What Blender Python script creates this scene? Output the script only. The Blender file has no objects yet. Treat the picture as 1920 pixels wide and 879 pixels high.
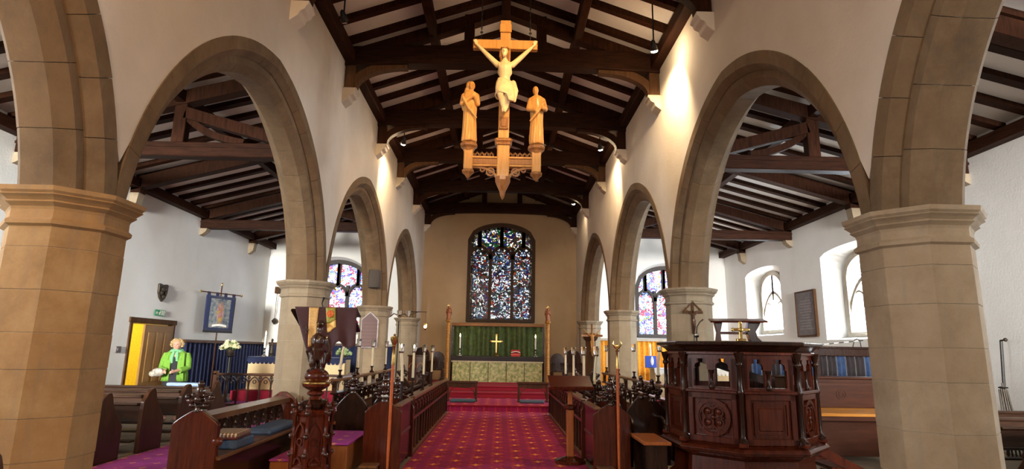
import bpy, bmesh, math, random
from mathutils import Vector, Matrix, noise
random.seed(7)
PI=math.pi
SC=bpy.context.scene; COL=SC.collection
# ------------------------------------------------------------------ camera
def make_camera():
    f,pit,yaw,rol=1087.85,0.197486,0.018394,0.016945
    fw=Vector((math.sin(yaw)*math.cos(pit),math.cos(yaw)*math.cos(pit),math.sin(pit)))
    r=Vector((math.cos(yaw),-math.sin(yaw),0)); u=r.cross(fw)
    r2=math.cos(rol)*r+math.sin(rol)*u; u2=-math.sin(rol)*r+math.cos(rol)*u
    cd=bpy.data.cameras.new('camera'); co=bpy.data.objects.new('camera',cd); COL.objects.link(co)
    cd.sensor_fit='HORIZONTAL'; cd.sensor_width=36; cd.lens=f/1920*36; cd.clip_start=.05; cd.clip_end=200
    M=Matrix((( r2.x,u2.x,-fw.x,0),(r2.y,u2.y,-fw.y,0),(r2.z,u2.z,-fw.z,1.5),(0,0,0,1)))
    co.matrix_world=M; SC.camera=co
make_camera()
# ------------------------------------------------------------------ world, exposure, daylight and added fill
W=bpy.data.worlds.new('sky'); SC.world=W; W.use_nodes=True
W.node_tree.nodes['Background'].inputs[0].default_value=(.93,.96,1,1)
W.node_tree.nodes['Background'].inputs[1].default_value=5.0
SC.view_settings.view_transform='Standard'; SC.view_settings.look='None'
SC.view_settings.gamma=1; SC.view_settings.use_curve_mapping=False
SC.view_settings.exposure=0.0
WARM=(1,.60,.27); WARM2=(1,.72,.42); DAY=(.86,.93,1.0)
def area(name,loc,to,sx,sy,power,color,spread=180):
    l=bpy.data.lights.new(name,'AREA'); l.shape='RECTANGLE'; l.size=sx; l.size_y=sy; l.energy=power; l.color=color; l.spread=math.radians(spread)
    o=bpy.data.objects.new(name,l); COL.objects.link(o); o.location=loc
    o.rotation_euler=(Vector(to)-Vector(loc)).to_track_quat('-Z','Y').to_euler(); return o
area('daylight_south_window',(9.15,18.45,3.1),(0,17.5,2.0),2.0,1.5,900,DAY)
area('daylight_south_window',(9.15,13.6,3.1),(0,12.5,2.0),2.0,1.5,900,DAY)
area('daylight_south_window',(9.15,4.0,3.2),(0,4.5,2.2),2.2,1.8,800,DAY)  # window added out of view for extra daylight
area('daylight_north_window',(-9.3,3.0,3.6),(0,4.0,2.2),1.8,1.4,500,DAY)
area('fill_west_window',(-5.9,-7.4,3.3),(-8.0,11,2.9),2.0,2.2,560,(1,.97,.90),40)  # west windows are unseen, added behind the camera as fill light
area('fill_west_window',(5.9,-7.4,3.3),(8.0,10,2.9),2.0,2.2,400,(1,.96,.92),40)
area('fill_west_window',(0,-7.4,3.9),(0,8,3.0),2.4,3.0,60,(1,.90,.78))

# ------------------------------------------------------------------ materials
class S:
    """a shader socket with arithmetic"""
    def __init__(s,nt,so): s.nt=nt; s.so=so
    def _m(s,op,*a,**k):
        n=s.nt.nodes.new('ShaderNodeMath'); n.operation=op; n.use_clamp=k.get('clamp',False)
        for i,x in enumerate((s,)+a):
            if isinstance(x,S): s.nt.links.new(x.so,n.inputs[i])
            else: n.inputs[i].default_value=x
        return S(s.nt,n.outputs[0])
    def __add__(s,o): return s._m('ADD',o)
    def __sub__(s,o): return s._m('SUBTRACT',o)
    def __mul__(s,o): return s._m('MULTIPLY',o)
    def __truediv__(s,o): return s._m('DIVIDE',o)
    def fract(s): return s._m('FRACT')
    def floor(s): return s._m('FLOOR')
    def abs(s): return s._m('ABSOLUTE')
    def lt(s,o): return s._m('LESS_THAN',o)
    def gt(s,o): return s._m('GREATER_THAN',o)
    def mx(s,o): return s._m('MAXIMUM',o)
    def mn(s,o): return s._m('MINIMUM',o)
    def sin(s): return s._m('SINE')
class MT:
    def __init__(s,name):
        s.m=bpy.data.materials.new(name); s.m.use_nodes=True; s.nt=s.m.node_tree
        s.b=s.nt.nodes['Principled BSDF']; s.out=s.nt.nodes['Material Output']
    def node(s,t,**k):
        n=s.nt.nodes.new(t)
        for a,v in k.items():
            if a.startswith('i_'):
                key=a[2:]; key=int(key) if key.isdigit() else key.replace('_',' ')
                if isinstance(v,S): s.nt.links.new(v.so,n.inputs[key])
                else: n.inputs[key].default_value=v
            else: setattr(n,a,v)
        return n
    def coord(s,kind='Object'):
        return S(s.nt,s.node('ShaderNodeTexCoord').outputs[kind])
    def xyz(s,kind='Object'):
        n=s.node('ShaderNodeSeparateXYZ',i_0=s.coord(kind)); return [S(s.nt,o) for o in n.outputs]
    def noise(s,scale,detail=4,rough=.55,vec=None,kind='Object',stretch=None):
        v=vec or s.coord(kind)
        if stretch: v=S(s.nt,s.node('ShaderNodeMapping',i_0=v,i_3=stretch).outputs[0])
        n=s.node('ShaderNodeTexNoise',i_Vector=v,i_Scale=scale,i_Detail=detail,i_Roughness=rough)
        return S(s.nt,n.outputs['Fac'])
    def ramp(s,fac,stops,interp='LINEAR'):
        n=s.node('ShaderNodeValToRGB',i_0=fac); r=n.color_ramp; r.interpolation=interp
        while len(r.elements)<len(stops): r.elements.new(.5)
        for e,(p,c) in zip(r.elements,stops): e.position=p; e.color=tuple(c)+(1,)
        return S(s.nt,n.outputs[0])
    def mix(s,fac,a,b,blend='MIX'):
        n=s.nt.nodes.new('ShaderNodeMix'); n.data_type='RGBA'; n.blend_type=blend
        for key,x in ((0,fac),(6,a),(7,b)):
            if isinstance(x,S): s.nt.links.new(x.so,n.inputs[key])
            elif key==0: n.inputs[0].default_value=x
            else: n.inputs[key].default_value=tuple(x)+(1,)
        return S(s.nt,n.outputs[2])
    def base(s,c):
        if isinstance(c,S): s.nt.links.new(c.so,s.b.inputs['Base Color'])
        else: s.b.inputs['Base Color'].default_value=tuple(c)+(1,)
        return s
    def set(s,**k):
        for a,v in k.items():
            i=s.b.inputs[a.replace('_',' ')]
            if isinstance(v,S): s.nt.links.new(v.so,i)
            else: i.default_value=v
        return s
    def bump(s,h,strength=.3,dist=.01):
        n=s.node('ShaderNodeBump',i_Height=h,i_Strength=strength,i_Distance=dist)
        s.nt.links.new(n.outputs[0],s.b.inputs['Normal']); return s
def plain(name,c,rough=.5,metal=0,bump=0,scale=30,var=.15,**k):
    t=MT(name); n=t.noise(scale)
    lo=tuple(x*(1-var) for x in c); hi=tuple(min(1,x*(1+var)) for x in c)
    t.base(t.ramp(n,[(.3,lo),(.7,hi)])); t.set(Roughness=rough,Metallic=metal,**k)
    if bump: t.bump(n,bump)
    return t.m
def wood(name,dark,light,rough=.35,coat=.3,axis='z',bump=.15):
    t=MT(name); st={'z':(9,9,1),'x':(1,9,9),'y':(9,1,9)}[axis]
    g=t.noise(3.2,7,.65,stretch=st); o=t.node('ShaderNodeObjectInfo'); rnd=S(t.nt,o.outputs['Random'])
    c=t.ramp(g,[(.3,dark),(.5,tuple((a+b)/2 for a,b in zip(dark,light))),(.72,light)])
    c=t.mix((rnd*.35),c,tuple(x*.6 for x in dark))
    t.base(c).set(Roughness=rough,Coat_Weight=0 if rough>=.5 else coat*.35,Coat_Roughness=.12,Specular_IOR_Level=.06 if rough>=.5 else .28); t.bump(g,bump,.004); return t.m
def plaster(name,c1,c2,stain):
    t=MT(name); a=t.noise(.55,5,.6); b=t.noise(26,6,.6); v=t.noise(1.3,6,.7,stretch=(1,1,.25))
    c=t.ramp(a,[(.35,c1),(.68,c2)]); c=t.mix((v-.56)*1.6,c,stain)
    t.base(c).set(Roughness=.9); t.bump(b+a*2,.25,.012); return t.m
def stone(name,cols,grain=.5):
    t=MT(name); o=t.node('ShaderNodeObjectInfo'); rnd=S(t.nt,o.outputs['Random'])
    a=t.noise(3.0,8,.7); b=t.noise(1.1,3,.5,kind='Object'); g=t.noise(60,3,.6); st=t.noise(2.2,6,.6,stretch=(7,7,.8))
    c=t.ramp(a,[(.3,cols[0]),(.5,cols[1]),(.72,cols[2])])
    c=t.mix(rnd*.55,c,cols[3]); c=t.mix((st-.52)*2.2,c,cols[4])
    t.base(c).set(Roughness=.88); t.bump(a*1.5+g*.6,.35,.008); return t.m
M={}
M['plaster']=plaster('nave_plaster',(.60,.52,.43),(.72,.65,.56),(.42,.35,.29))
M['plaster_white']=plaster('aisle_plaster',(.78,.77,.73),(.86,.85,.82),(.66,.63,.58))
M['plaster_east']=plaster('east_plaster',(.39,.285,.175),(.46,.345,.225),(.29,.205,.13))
M['panel']=plaster('ceiling_panel_plaster',(.72,.65,.59),(.84,.78,.72),(.55,.46,.38))
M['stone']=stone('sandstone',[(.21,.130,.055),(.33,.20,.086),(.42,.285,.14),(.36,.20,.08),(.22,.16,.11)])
M['stone_arch']=stone('shaded_arch_sandstone',[(.10,.062,.030),(.155,.10,.052),(.215,.145,.082),(.17,.098,.043),(.09,.07,.05)])  # darkened copy of the sandstone, arch shade put into its colour
M['stone_far']=stone('grey_sandstone',[(.215,.165,.105),(.295,.235,.158),(.35,.295,.215),(.285,.215,.138),(.20,.16,.125)])
M['stone_cool_lit']=stone('cool_lit_sandstone',[(.20,.145,.085),(.31,.235,.15),(.40,.32,.22),(.30,.21,.125),(.24,.20,.16)])  # greyer copy of the sandstone, cooler pulpit-side light put into its colour
M['mortar']=plain('mortar',(.42,.36,.28),.9,bump=.2)
M['stone_pale']=stone('pale_limestone',[(.36,.30,.23),(.45,.39,.31),(.52,.47,.39),(.45,.36,.27),(.34,.3,.26)])
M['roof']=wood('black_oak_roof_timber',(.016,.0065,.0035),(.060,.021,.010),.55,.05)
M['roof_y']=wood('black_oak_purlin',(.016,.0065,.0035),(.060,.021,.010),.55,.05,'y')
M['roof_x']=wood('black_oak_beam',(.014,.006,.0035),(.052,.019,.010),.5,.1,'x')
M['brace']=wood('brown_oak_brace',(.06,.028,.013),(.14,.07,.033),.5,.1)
M['mahogany']=wood('red_mahogany',(.034,.0055,.0022),(.135,.023,.007),.25,.6)
M['darkoak']=wood('dark_stall_oak',(.012,.0045,.0025),(.045,.015,.007),.25,.6)
M['stallrail']=wood('stall_rail_oak',(.11,.045,.018),(.26,.12,.05),.3,.5,'y')
M['stalloak']=wood('stall_oak',(.035,.012,.006),(.105,.040,.017),.28,.6)
M['pew']=wood('pew_oak',(.035,.013,.006),(.10,.040,.017),.35,.4)
M['pew_x']=wood('pew_bench_oak',(.022,.010,.006),(.065,.030,.016),.35,.4,'x')
M['orangewood']=wood('orange_step_wood',(.30,.08,.02),(.48,.16,.045),.3,.5)
M['doorwood']=wood('door_pine',(.24,.115,.03),(.40,.21,.06),.4,.3)
M['pianowood']=wood('piano_walnut',(.035,.011,.006),(.080,.026,.012),.28,.4,'x')
M['pianolid']=wood('piano_fall',(.35,.13,.02),(.55,.24,.05),.25,.6,'x')
M['lime']=wood('gilded_limewood',(.46,.20,.045),(.72,.38,.12),.4,.3)
M['lime_dark']=wood('stained_limewood',(.20,.075,.02),(.42,.18,.055),.42,.3)
M['lime_pale']=plain('pale_limewood',(.80,.60,.33),.45,0,.1,12,.12)
M['giltpost']=plain('gilt_rope_post',(.50,.24,.055),.35,.35,.2,40,.3)
M['brass']=plain('brass',(.78,.52,.18),.22,1,0,20,.1)
M['silver']=plain('silver_metal',(.62,.60,.56),.25,1,0,20,.1)
M['iron']=plain('black_iron',(.02,.018,.017),.45,.6,0)
M['black']=plain('black_plastic',(.012,.012,.013),.5,0,0)
M['wax']=plain('cream_wax',(.86,.76,.52),.45,0,0,20,.05,Subsurface_Weight=.15)
M['candlewhite']=plain('white_wax',(.9,.88,.8),.4,0,0,20,.04)
M['white']=plain('white_linen',(.82,.80,.74),.8,0,.1)
M['cream']=plain('cream_brocade',(.72,.55,.30),.7,0,.2,60,.3)
M['purple']=plain('purple_fall_cloth',(.045,.008,.012),.75,0,.15,80,.2,Sheen_Weight=.3)
M['gold']=plain('gold_embroidery',(.80,.50,.14),.45,.25,.3,90,.3)
M['olive']=plain('olive_gold_embroidery',(.34,.32,.05),.5,.2,.3,90,.35)
M['redflower']=plain('red_embroidery',(.75,.18,.04),.6,0,.2,90,.2)
M['blue']=plain('navy_velvet',(.007,.014,.062),.8,0,.1,20,.35,Sheen_Weight=.15)
M['bluelight']=plain('blue_vinyl_kneeler',(.06,.10,.17),.5,0,.1,30,.2)
M['bluebright']=plain('bright_blue_cloth',(.03,.08,.50),.7,0,.1)
M['orange']=plain('orange_curtain_cloth',(.85,.36,.03),.8,0,.1,15,.2)
M['skin']=plain('skin',(.50,.27,.19),.5,0,0,20,.08)
M['hair']=plain('blond_hair',(.36,.24,.11),.6,0,.5,60,.4)
M['lime_green']=plain('lime_green_knit',(.14,.31,.03),.85,0,.3,70,.2)
M['darkdress']=plain('black_dress',(.012,.012,.018),.8)
M['scarf']=plain('green_scarf',(.16,.42,.20),.8,0,.3,50,.4)
M['flower']=plain('cream_petals',(.86,.80,.52),.7,0,.2,60,.2)
M['leaf']=plain('leaves',(.10,.20,.05),.6,0,.2)
M['palegreen']=plain('pale_green_flowers',(.50,.62,.30),.7,0,.2,40,.3)
M['bronze']=plain('dark_bronze',(.045,.033,.022),.5,.5,.3)
M['slate']=plain('grey_slate_tablet',(.16,.14,.14),.7,0,.1,8,.25)
M['yellowwall']=plain('yellow_painted_wall',(.80,.66,.10),.8)
M['signgreen']=plain('exit_green',(.0,.22,.08),.5)
M['lead']=plain('window_stonework',(.055,.032,.020),.85,0,.3)
M['leadgrey']=plain('dark_window_stonework',(.07,.06,.055),.85,0,.3)
M['keys']=plain('piano_keys',(.8,.78,.7),.3)
def emis(name,c,e):
    t=MT(name); t.base(c).set(Emission_Color=tuple(c)+(1,),Emission_Strength=e); return t.m
M['bulb']=emis('spot_bulb',(1,.93,.78),55); M['flame']=emis('flame',(1,.72,.36),30); M['redlamp']=emis('sanctuary_flame',(1,.55,.35),18)
def glassy(name):
    t=MT(name); t.base((1,1,1)).set(Roughness=.05,Transmission_Weight=1,IOR=1.15); return t.m
M['glass']=glassy('clear_glass_shade')
def checker():
    t=MT('woven_needlework'); x,y,z=t.xyz(); a=((x*26).fract()-.5).abs(); b=((y*26).fract()-.5).abs()
    f=(a+b).lt(.36); t.base(t.mix(f,(.22,.12,.08),(.78,.72,.55))).set(Roughness=.9); return t.m
M['needle']=checker()
def carpet():
    t=MT('magenta_patterned_carpet'); x,y,z=t.xyz(); n=t.noise(5,3); g=t.noise(140,2); k=t.noise(11,3,.7)
    def star(px,py,ox,oy,sz):
        a=((x/px+ox).fract()-.5).abs()*px; b=((y/py+oy).fract()-.5).abs()*py
        return ((a*3.2+b).lt(sz)).mx((a+b*3.2).lt(sz)), (a+b).lt(sz*.42)
    s1,d1=star(.56,.56,0,0,.105); s2,d2=star(.56,.56,.5,.5,.105); s3,d3=star(.28,.28,.25,.25,.038); s4,d4=star(.28,.28,.75,.0,.040)
    wob=k.gt(.40)
    ga=((x/.28).fract()-.5).abs(); gb=((y/.28).fract()-.5).abs(); band=((ga-.33).abs().lt(.07)).mx((gb-.33).abs().lt(.07))
    c=t.ramp(n,[(.3,(.24,.006,.085)),(.7,(.36,.010,.13))])
    c=t.mix(band*.55*wob,c,(.48,.02,.035)); c=t.mix((s3.mx(s4))*.7*wob,c,(.72,.13,.045))
    c=t.mix(s1.mx(s2)*.85,c,(.86,.20,.035)); c=t.mix(d1.mx(d2)*.8,c,(.95,.42,.07))
    c=t.mix((g-.5)*.5,c,(.1,.01,.05)); t.base(c).set(Roughness=.95); t.bump(g,.5,.006); return t.m
M['carpet']=carpet()
def carpet2():
    t=MT('purple_aisle_carpet'); x,y,z=t.xyz(); n=t.noise(5,3); g=t.noise(140,2)
    u=(x/.30); v=(y/.30); a=(u.fract()-.5).abs(); b=(v.fract()-.5).abs()
    cross=((a*3+b*.8).lt(.2)).mx((a*.8+b*3).lt(.2)); w=t.noise(22,2)
    c=t.ramp(n,[(.3,(.30,.025,.20)),(.7,(.44,.045,.31))]); c=t.mix(cross*.8*(w.gt(.42)),c,(.85,.33,.12))
    t.base(c).set(Roughness=.95); t.bump(g,.5,.006); return t.m
M['carpet2']=carpet2()
def frontal():
    t=MT('green_gold_damask'); x,y,z=t.xyz(); n=t.noise(11,5,.7); m=t.noise(26,3,.6)
    c=t.ramp(n,[(.34,(.13,.19,.07)),(.5,(.34,.38,.16)),(.62,(.62,.60,.34)),(.75,(.22,.28,.1))]); c=t.mix((m-.5)*1.4,c,(.78,.72,.45))
    t.base(c).set(Roughness=.55,Sheen_Weight=.3); t.bump(n,.3,.01); return t.m
M['frontal']=frontal()
def dossal():
    t=MT('green_dossal_damask'); n=t.noise(9,5,.7); c=t.ramp(n,[(.35,(.02,.045,.008)),(.55,(.06,.105,.016)),(.72,(.14,.17,.03))])
    t.base(c).set(Roughness=.6,Sheen_Weight=.3); return t.m
M['dossal']=dossal()
def bannerm():
    t=MT('embroidered_banner_picture'); x,y,z=t.xyz(); n=t.noise(9,5,.7)
    c=t.ramp(n,[(.38,(.05,.08,.11)),(.5,(.15,.17,.19)),(.66,(.30,.27,.22))])
    d=((x*x+.0)*18+(z-.42)*(z-.42)*4.2+(n-.5)*1.0); c=t.mix(d.lt(.34),c,t.ramp(t.noise(6,3),[(.4,(.45,.33,.05)),(.52,(.35,.16,.13)),(.6,(.45,.26,.28))]))
    t.base(c).set(Roughness=.7); return t.m
M['banner']=bannerm()
def stained(name,cols,scale,lead=.045,clear=0.0):
    """coloured leaded glass: tinted see-through quarries and opaque leads, lit by the sky behind"""
    t=MT(name); co=t.coord(); o=t.node('ShaderNodeObjectInfo')
    wob=t.node('ShaderNodeTexNoise',i_Vector=co,i_Scale=4.0); add=t.node('ShaderNodeVectorMath',operation='ADD',i_0=co,i_1=S(t.nt,wob.outputs['Color']))
    vv=S(t.nt,add.outputs[0])
    v=t.node('ShaderNodeTexVoronoi',i_Vector=vv,i_Scale=scale); sep=t.node('ShaderNodeSeparateColor',i_0=S(t.nt,v.outputs['Color']))
    patch=t.noise(1.3,2,.5,vec=vv)
    rnd=S(t.nt,sep.outputs[0]); k=len(cols)
    c=t.ramp((rnd*.62+(patch-.32)*.95),[(i/k,cols[i]) for i in range(k)],'CONSTANT')
    e=t.node('ShaderNodeTexVoronoi',feature='DISTANCE_TO_EDGE',i_Vector=vv,i_Scale=scale); ed=S(t.nt,e.outputs['Distance'])
    c=t.mix(ed.lt(lead),c,(.004,.004,.005)); c=t.mix((t.noise(40,3)-.45)*1.2,c,(.02,.02,.03))
    tr=t.node('ShaderNodeBsdfTransparent',i_0=c); gl=t.node('ShaderNodeBsdfGlossy'); gl.inputs['Roughness'].default_value=.2
    gl.inputs['Color'].default_value=(.3,.3,.3,1)
    mx=t.node('ShaderNodeMixShader'); mx.inputs[0].default_value=.04
    t.nt.links.new(tr.outputs[0],mx.inputs[1]); t.nt.links.new(gl.outputs[0],mx.inputs[2]); t.nt.links.new(mx.outputs[0],t.out.inputs[0]); return t.m
dk=.012
M['sg_east']=stained('east_window_stained_glass',[(.012,.012,.04),(.03,.05,.26),(.45,.50,.52),(.05,.09,.14),(.24,.01,.02),(.70,.74,.74),(.012,.015,.03),(.16,.22,.30),(.60,.62,.60),(.02,.08,.04),(.36,.10,.01),(.02,.03,.16),(.5,.55,.6),(.02,.015,.04)],8.5,.06)
M['sg_top']=stained('tracery_stained_glass',[(.6,.66,.68),(.75,.78,.76),(.05,.06,.25),(.16,.05,.05),(.03,.16,.08),(.7,.7,.66),(.32,.22,.05),(.6,.62,.7)],9,.06)
M['sg_aisle']=stained('aisle_window_stained_glass',[(.65,.70,.72),(.9,.95,.95),(.35,.45,.80),(.95,.98,1),(.70,.25,.3),(.85,.9,.92),(.9,.9,.88),(.40,.35,.75),(.85,.68,.25),(.35,.65,.62),(.9,.95,1)],7,.028)
M['sg_white']=stained('white_obscured_glass',[(.85,.9,.92),(.95,.98,1),(.9,.92,.95)],5,.012)

# ------------------------------------------------------------------ mesh helpers
class MB:
    def __init__(s): s.v=[]; s.f=[]; s.M=Matrix()
    def add(s,vs,fs):
        k=len(s.v); s.v+=[tuple(s.M@Vector(p)) for p in vs]; s.f+=[tuple(i+k for i in f) for f in fs]; return s
    def box(s,x0,x1,y0,y1,z0,z1,ch=0):
        if ch<=0:
            return s.add([(x0,y0,z0),(x1,y0,z0),(x1,y1,z0),(x0,y1,z0),(x0,y0,z1),(x1,y0,z1),(x1,y1,z1),(x0,y1,z1)],
                     [(0,3,2,1),(4,5,6,7),(0,1,5,4),(1,2,6,5),(2,3,7,6),(3,0,4,7)])
        c=ch; P=[]
        for x,sx in ((x0,1),(x1,-1)):
            for y,sy in ((y0,1),(y1,-1)):
                for z,sz in ((z0,1),(z1,-1)):
                    P+=[(x+sx*c,y+sy*c,z),(x+sx*c,y,z+sz*c),(x,y+sy*c,z+sz*c)]
        bm=bmesh.new(); [bm.verts.new(p) for p in P]; bmesh.ops.convex_hull(bm,input=bm.verts); bm.verts.index_update()
        vs=[v.co.copy() for v in bm.verts]; fs=[[v.index for v in f.verts] for f in bm.faces]; bm.free(); return s.add(vs,fs)
    def prism(s,poly,axis,a,b):
        """poly in the two other axes (x:(y,z) y:(x,z) z:(x,y)) extruded from a to b"""
        n=len(poly); g={'x':lambda p,t:(t,p[0],p[1]),'y':lambda p,t:(p[0],t,p[1]),'z':lambda p,t:(p[0],p[1],t)}[axis]
        vs=[g(p,a) for p in poly]+[g(p,b) for p in poly]
        fs=[tuple(range(n-1,-1,-1)),tuple(range(n,2*n))]+[(i,(i+1)%n,n+(i+1)%n,n+i) for i in range(n)]
        return s.add(vs,fs)
    def tube(s,pts,r,n=8,closed=False):
        P=[Vector(p) for p in pts]; R=r if isinstance(r,(list,tuple)) else [r]*len(P); vs=[];fs=[]; up=None; m=len(P)
        for i,p in enumerate(P):
            if closed: t=(P[(i+1)%m]-P[i-1])
            else: t=(P[min(i+1,m-1)]-P[max(i-1,0)])
            t.normalize()
            if up is None: up=Vector((0,0,1)) if abs(t.z)<.9 else Vector((1,0,0))
            a=t.cross(up).normalized(); b=a.cross(t).normalized(); up=b
            vs+=[p+R[i]*(math.cos(2*PI*k/n)*a+math.sin(2*PI*k/n)*b) for k in range(n)]
        for i in range(m if closed else m-1):
            j=(i+1)%m
            fs+=[(i*n+k,i*n+(k+1)%n,j*n+(k+1)%n,j*n+k) for k in range(n)]
        if not closed: fs+=[tuple(range(n-1,-1,-1)),tuple((m-1)*n+k for k in range(n))]
        return s.add(vs,fs)
    def lathe(s,prof,c=(0,0,0),n=12,ph=0,sx=1,sy=1):
        """prof: (radius,z) from bottom to top"""
        vs=[];fs=[]; m=len(prof)
        for r,z in prof: vs+=[(c[0]+sx*r*math.cos(2*PI*k/n+ph),c[1]+sy*r*math.sin(2*PI*k/n+ph),c[2]+z) for k in range(n)]
        for i in range(m-1): fs+=[(i*n+k,i*n+(k+1)%n,(i+1)*n+(k+1)%n,(i+1)*n+k) for k in range(n)]
        fs+=[tuple(range(n-1,-1,-1)),tuple((m-1)*n+k for k in range(n))]
        return s.add(vs,fs)
    def ell(s,c,r,n=10,m=7,rot=None):
        if not isinstance(r,(tuple,list)): r=(r,)*3
        vs=[(0,0,-1)];fs=[]
        for j in range(1,m):
            t=-PI/2+PI*j/m; vs+=[(math.cos(t)*math.cos(2*PI*k/n),math.cos(t)*math.sin(2*PI*k/n),math.sin(t)) for k in range(n)]
        vs.append((0,0,1)); q=[]
        for v in vs:
            w=Vector((v[0]*r[0],v[1]*r[1],v[2]*r[2]))
            if rot: w=rot@w
            q.append(w+Vector(c))
        fs+=[(0,1+(k+1)%n,1+k) for k in range(n)]
        for j in range(m-2): fs+=[(1+j*n+k,1+j*n+(k+1)%n,1+(j+1)*n+(k+1)%n,1+(j+1)*n+k) for k in range(n)]
        L=len(vs)-1; b=1+(m-2)*n; fs+=[(b+k,b+(k+1)%n,L) for k in range(n)]
        return s.add(q,fs)
    def sweep(s,path,w,d,plane='xz',c=0):
        """rectangular bar along a 2-D path; w = half width in the plane, d = (a,b) extent across it"""
        P=[Vector(p) for p in path]; m=len(P); vs=[];fs=[]
        g=(lambda p,t:(p.x,t,p.y)) if plane=='xz' else ((lambda p,t:(t,p.x,p.y)) if plane=='yz' else (lambda p,t:(p.x,p.y,t)))
        for i in range(m):
            t=(P[min(i+1,m-1)]-P[max(i-1,0)]).normalized(); nn=Vector((-t.y,t.x))
            for q,e in ((P[i]+nn*w,d[0]),(P[i]+nn*w,d[1]),(P[i]-nn*w,d[1]),(P[i]-nn*w,d[0])): vs.append(g(q,e))
        for i in range(m-1): fs+=[(i*4+k,i*4+(k+1)%4,i*4+4+(k+1)%4,i*4+4+k) for k in range(4)]
        fs+=[(3,2,1,0),tuple((m-1)*4+k for k in range(4))]
        return s.add(vs,fs)
    def sheet(s,fn,nu,nv):
        vs=[fn(i/nu,j/nv) for j in range(nv+1) for i in range(nu+1)]
        fs=[(j*(nu+1)+i,j*(nu+1)+i+1,(j+1)*(nu+1)+i+1,(j+1)*(nu+1)+i) for j in range(nv) for i in range(nu)]
        return s.add(vs,fs)
    def mesh(s,name,mat,smooth=False,fix=True):
        me=bpy.data.meshes.new(name); me.from_pydata(s.v,[],s.f)
        if fix:
            bm=bmesh.new(); bm.from_mesh(me); bmesh.ops.recalc_face_normals(bm,faces=bm.faces); bm.to_mesh(me); bm.free()
        if smooth:
            me.polygons.foreach_set('use_smooth',[True]*len(me.polygons))
            if smooth!='all': 
                try: me.set_sharp_from_angle(angle=math.radians(40))
                except Exception: pass
        if mat: me.materials.append(mat)
        return me
def put(name,me,parent=None,loc=None,rot=None,scale=None):
    o=bpy.data.objects.new(name,me); COL.objects.link(o)
    if parent: o.parent=parent
    if loc is not None: o.location=loc
    if rot is not None: o.rotation_euler=rot
    if scale is not None: o.scale=scale
    return o
def obj(name,mb,mat,parent=None,loc=None,rot=None,smooth=False,thick=0,bev=0):
    o=put(name,mb.mesh(name,mat,smooth),parent,loc,rot)
    if thick:
        m=o.modifiers.new('thickness','SOLIDIFY'); m.thickness=thick; m.offset=0
    if bev:
        m=o.modifiers.new('edges','BEVEL'); m.width=bev; m.segments=2; m.limit_method='ANGLE'
    return o
def tag(o,label,cat,group=None,kind=None):
    o['label']=label; o['category']=cat
    if group: o['group']=group
    if kind: o['kind']=kind
    return o
def struct(o,label=None,cat=None):
    o['kind']='structure'
    if label: o['label']=label
    if cat: o['category']=cat
    return o
def thing(name,label,cat,loc=(0,0,0),rz=0,group=None):
    o=bpy.data.objects.new(name,None); COL.objects.link(o); o.location=loc; o.rotation_euler=(0,0,rz); o.empty_display_size=.1
    return tag(o,label,cat,group)
def kids(o): return [c for c in COL.objects if c.parent==o]
def dup(root,loc,rz=None,label=None,sc=None):
    allo=list(COL.objects); ch={}
    for c in allo:
        if c.parent: ch.setdefault(c.parent,[]).append(c)
    def rec(o,par):
        n=o.copy(); COL.objects.link(n)
        if par: n.parent=par
        for c in ch.get(o,[]): rec(c,n)
        return n
    r=rec(root,None); r.location=loc
    if rz is not None: r.rotation_euler=(0,0,rz)
    if sc: r.scale=sc
    if label: r['label']=label
    return r
def fused(mb,voxel,mat,name,smooth=3):
    """union of closed shapes grown into one continuous surface"""
    me=mb.mesh(name,None,False); o=bpy.data.objects.new('tmp',me); COL.objects.link(o)
    r=o.modifiers.new('r','REMESH'); r.mode='VOXEL'; r.voxel_size=voxel; r.use_smooth_shade=True
    if smooth:
        q=o.modifiers.new('s','SMOOTH'); q.factor=.5; q.iterations=smooth
    dg=bpy.context.evaluated_depsgraph_get(); dg.update()
    n=bpy.data.meshes.new_from_object(o.evaluated_get(dg)); bpy.data.objects.remove(o); n.name=name
    n.materials.clear(); n.materials.append(mat)
    n.polygons.foreach_set('use_smooth',[True]*len(n.polygons)); return n
def limb(mb,pts,rad,n=10):
    """tapered limb with rounded joints"""
    for i in range(len(pts)-1): mb.tube([pts[i],pts[i+1]],[rad[i],rad[i+1]],n)
    for p,r in zip(pts,rad): mb.ell(p,r,n,6)
def arcpts(cx,cz,r,a0,a1,n): return [(cx+r*math.cos(a0+(a1-a0)*i/n),cz+r*math.sin(a0+(a1-a0)*i/n)) for i in range(n+1)]
def gothic(u0,u1,z,h=None,n=8):
    """pointed arch from (u0,z) to (u1,z) over its apex, equilateral unless h is given"""
    w=u1-u0; h=h or w*.866; R=(w*w/4+h*h)/w; a=math.asin(min(1,h/R)); L=[]
    for i in range(n+1): t=a*i/n; L.append((u0+R-R*math.cos(t),z+R*math.sin(t)))
    for i in range(n-1,-1,-1): t=a*i/n; L.append((u1-R+R*math.cos(t),z+R*math.sin(t)))
    return L

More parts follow.
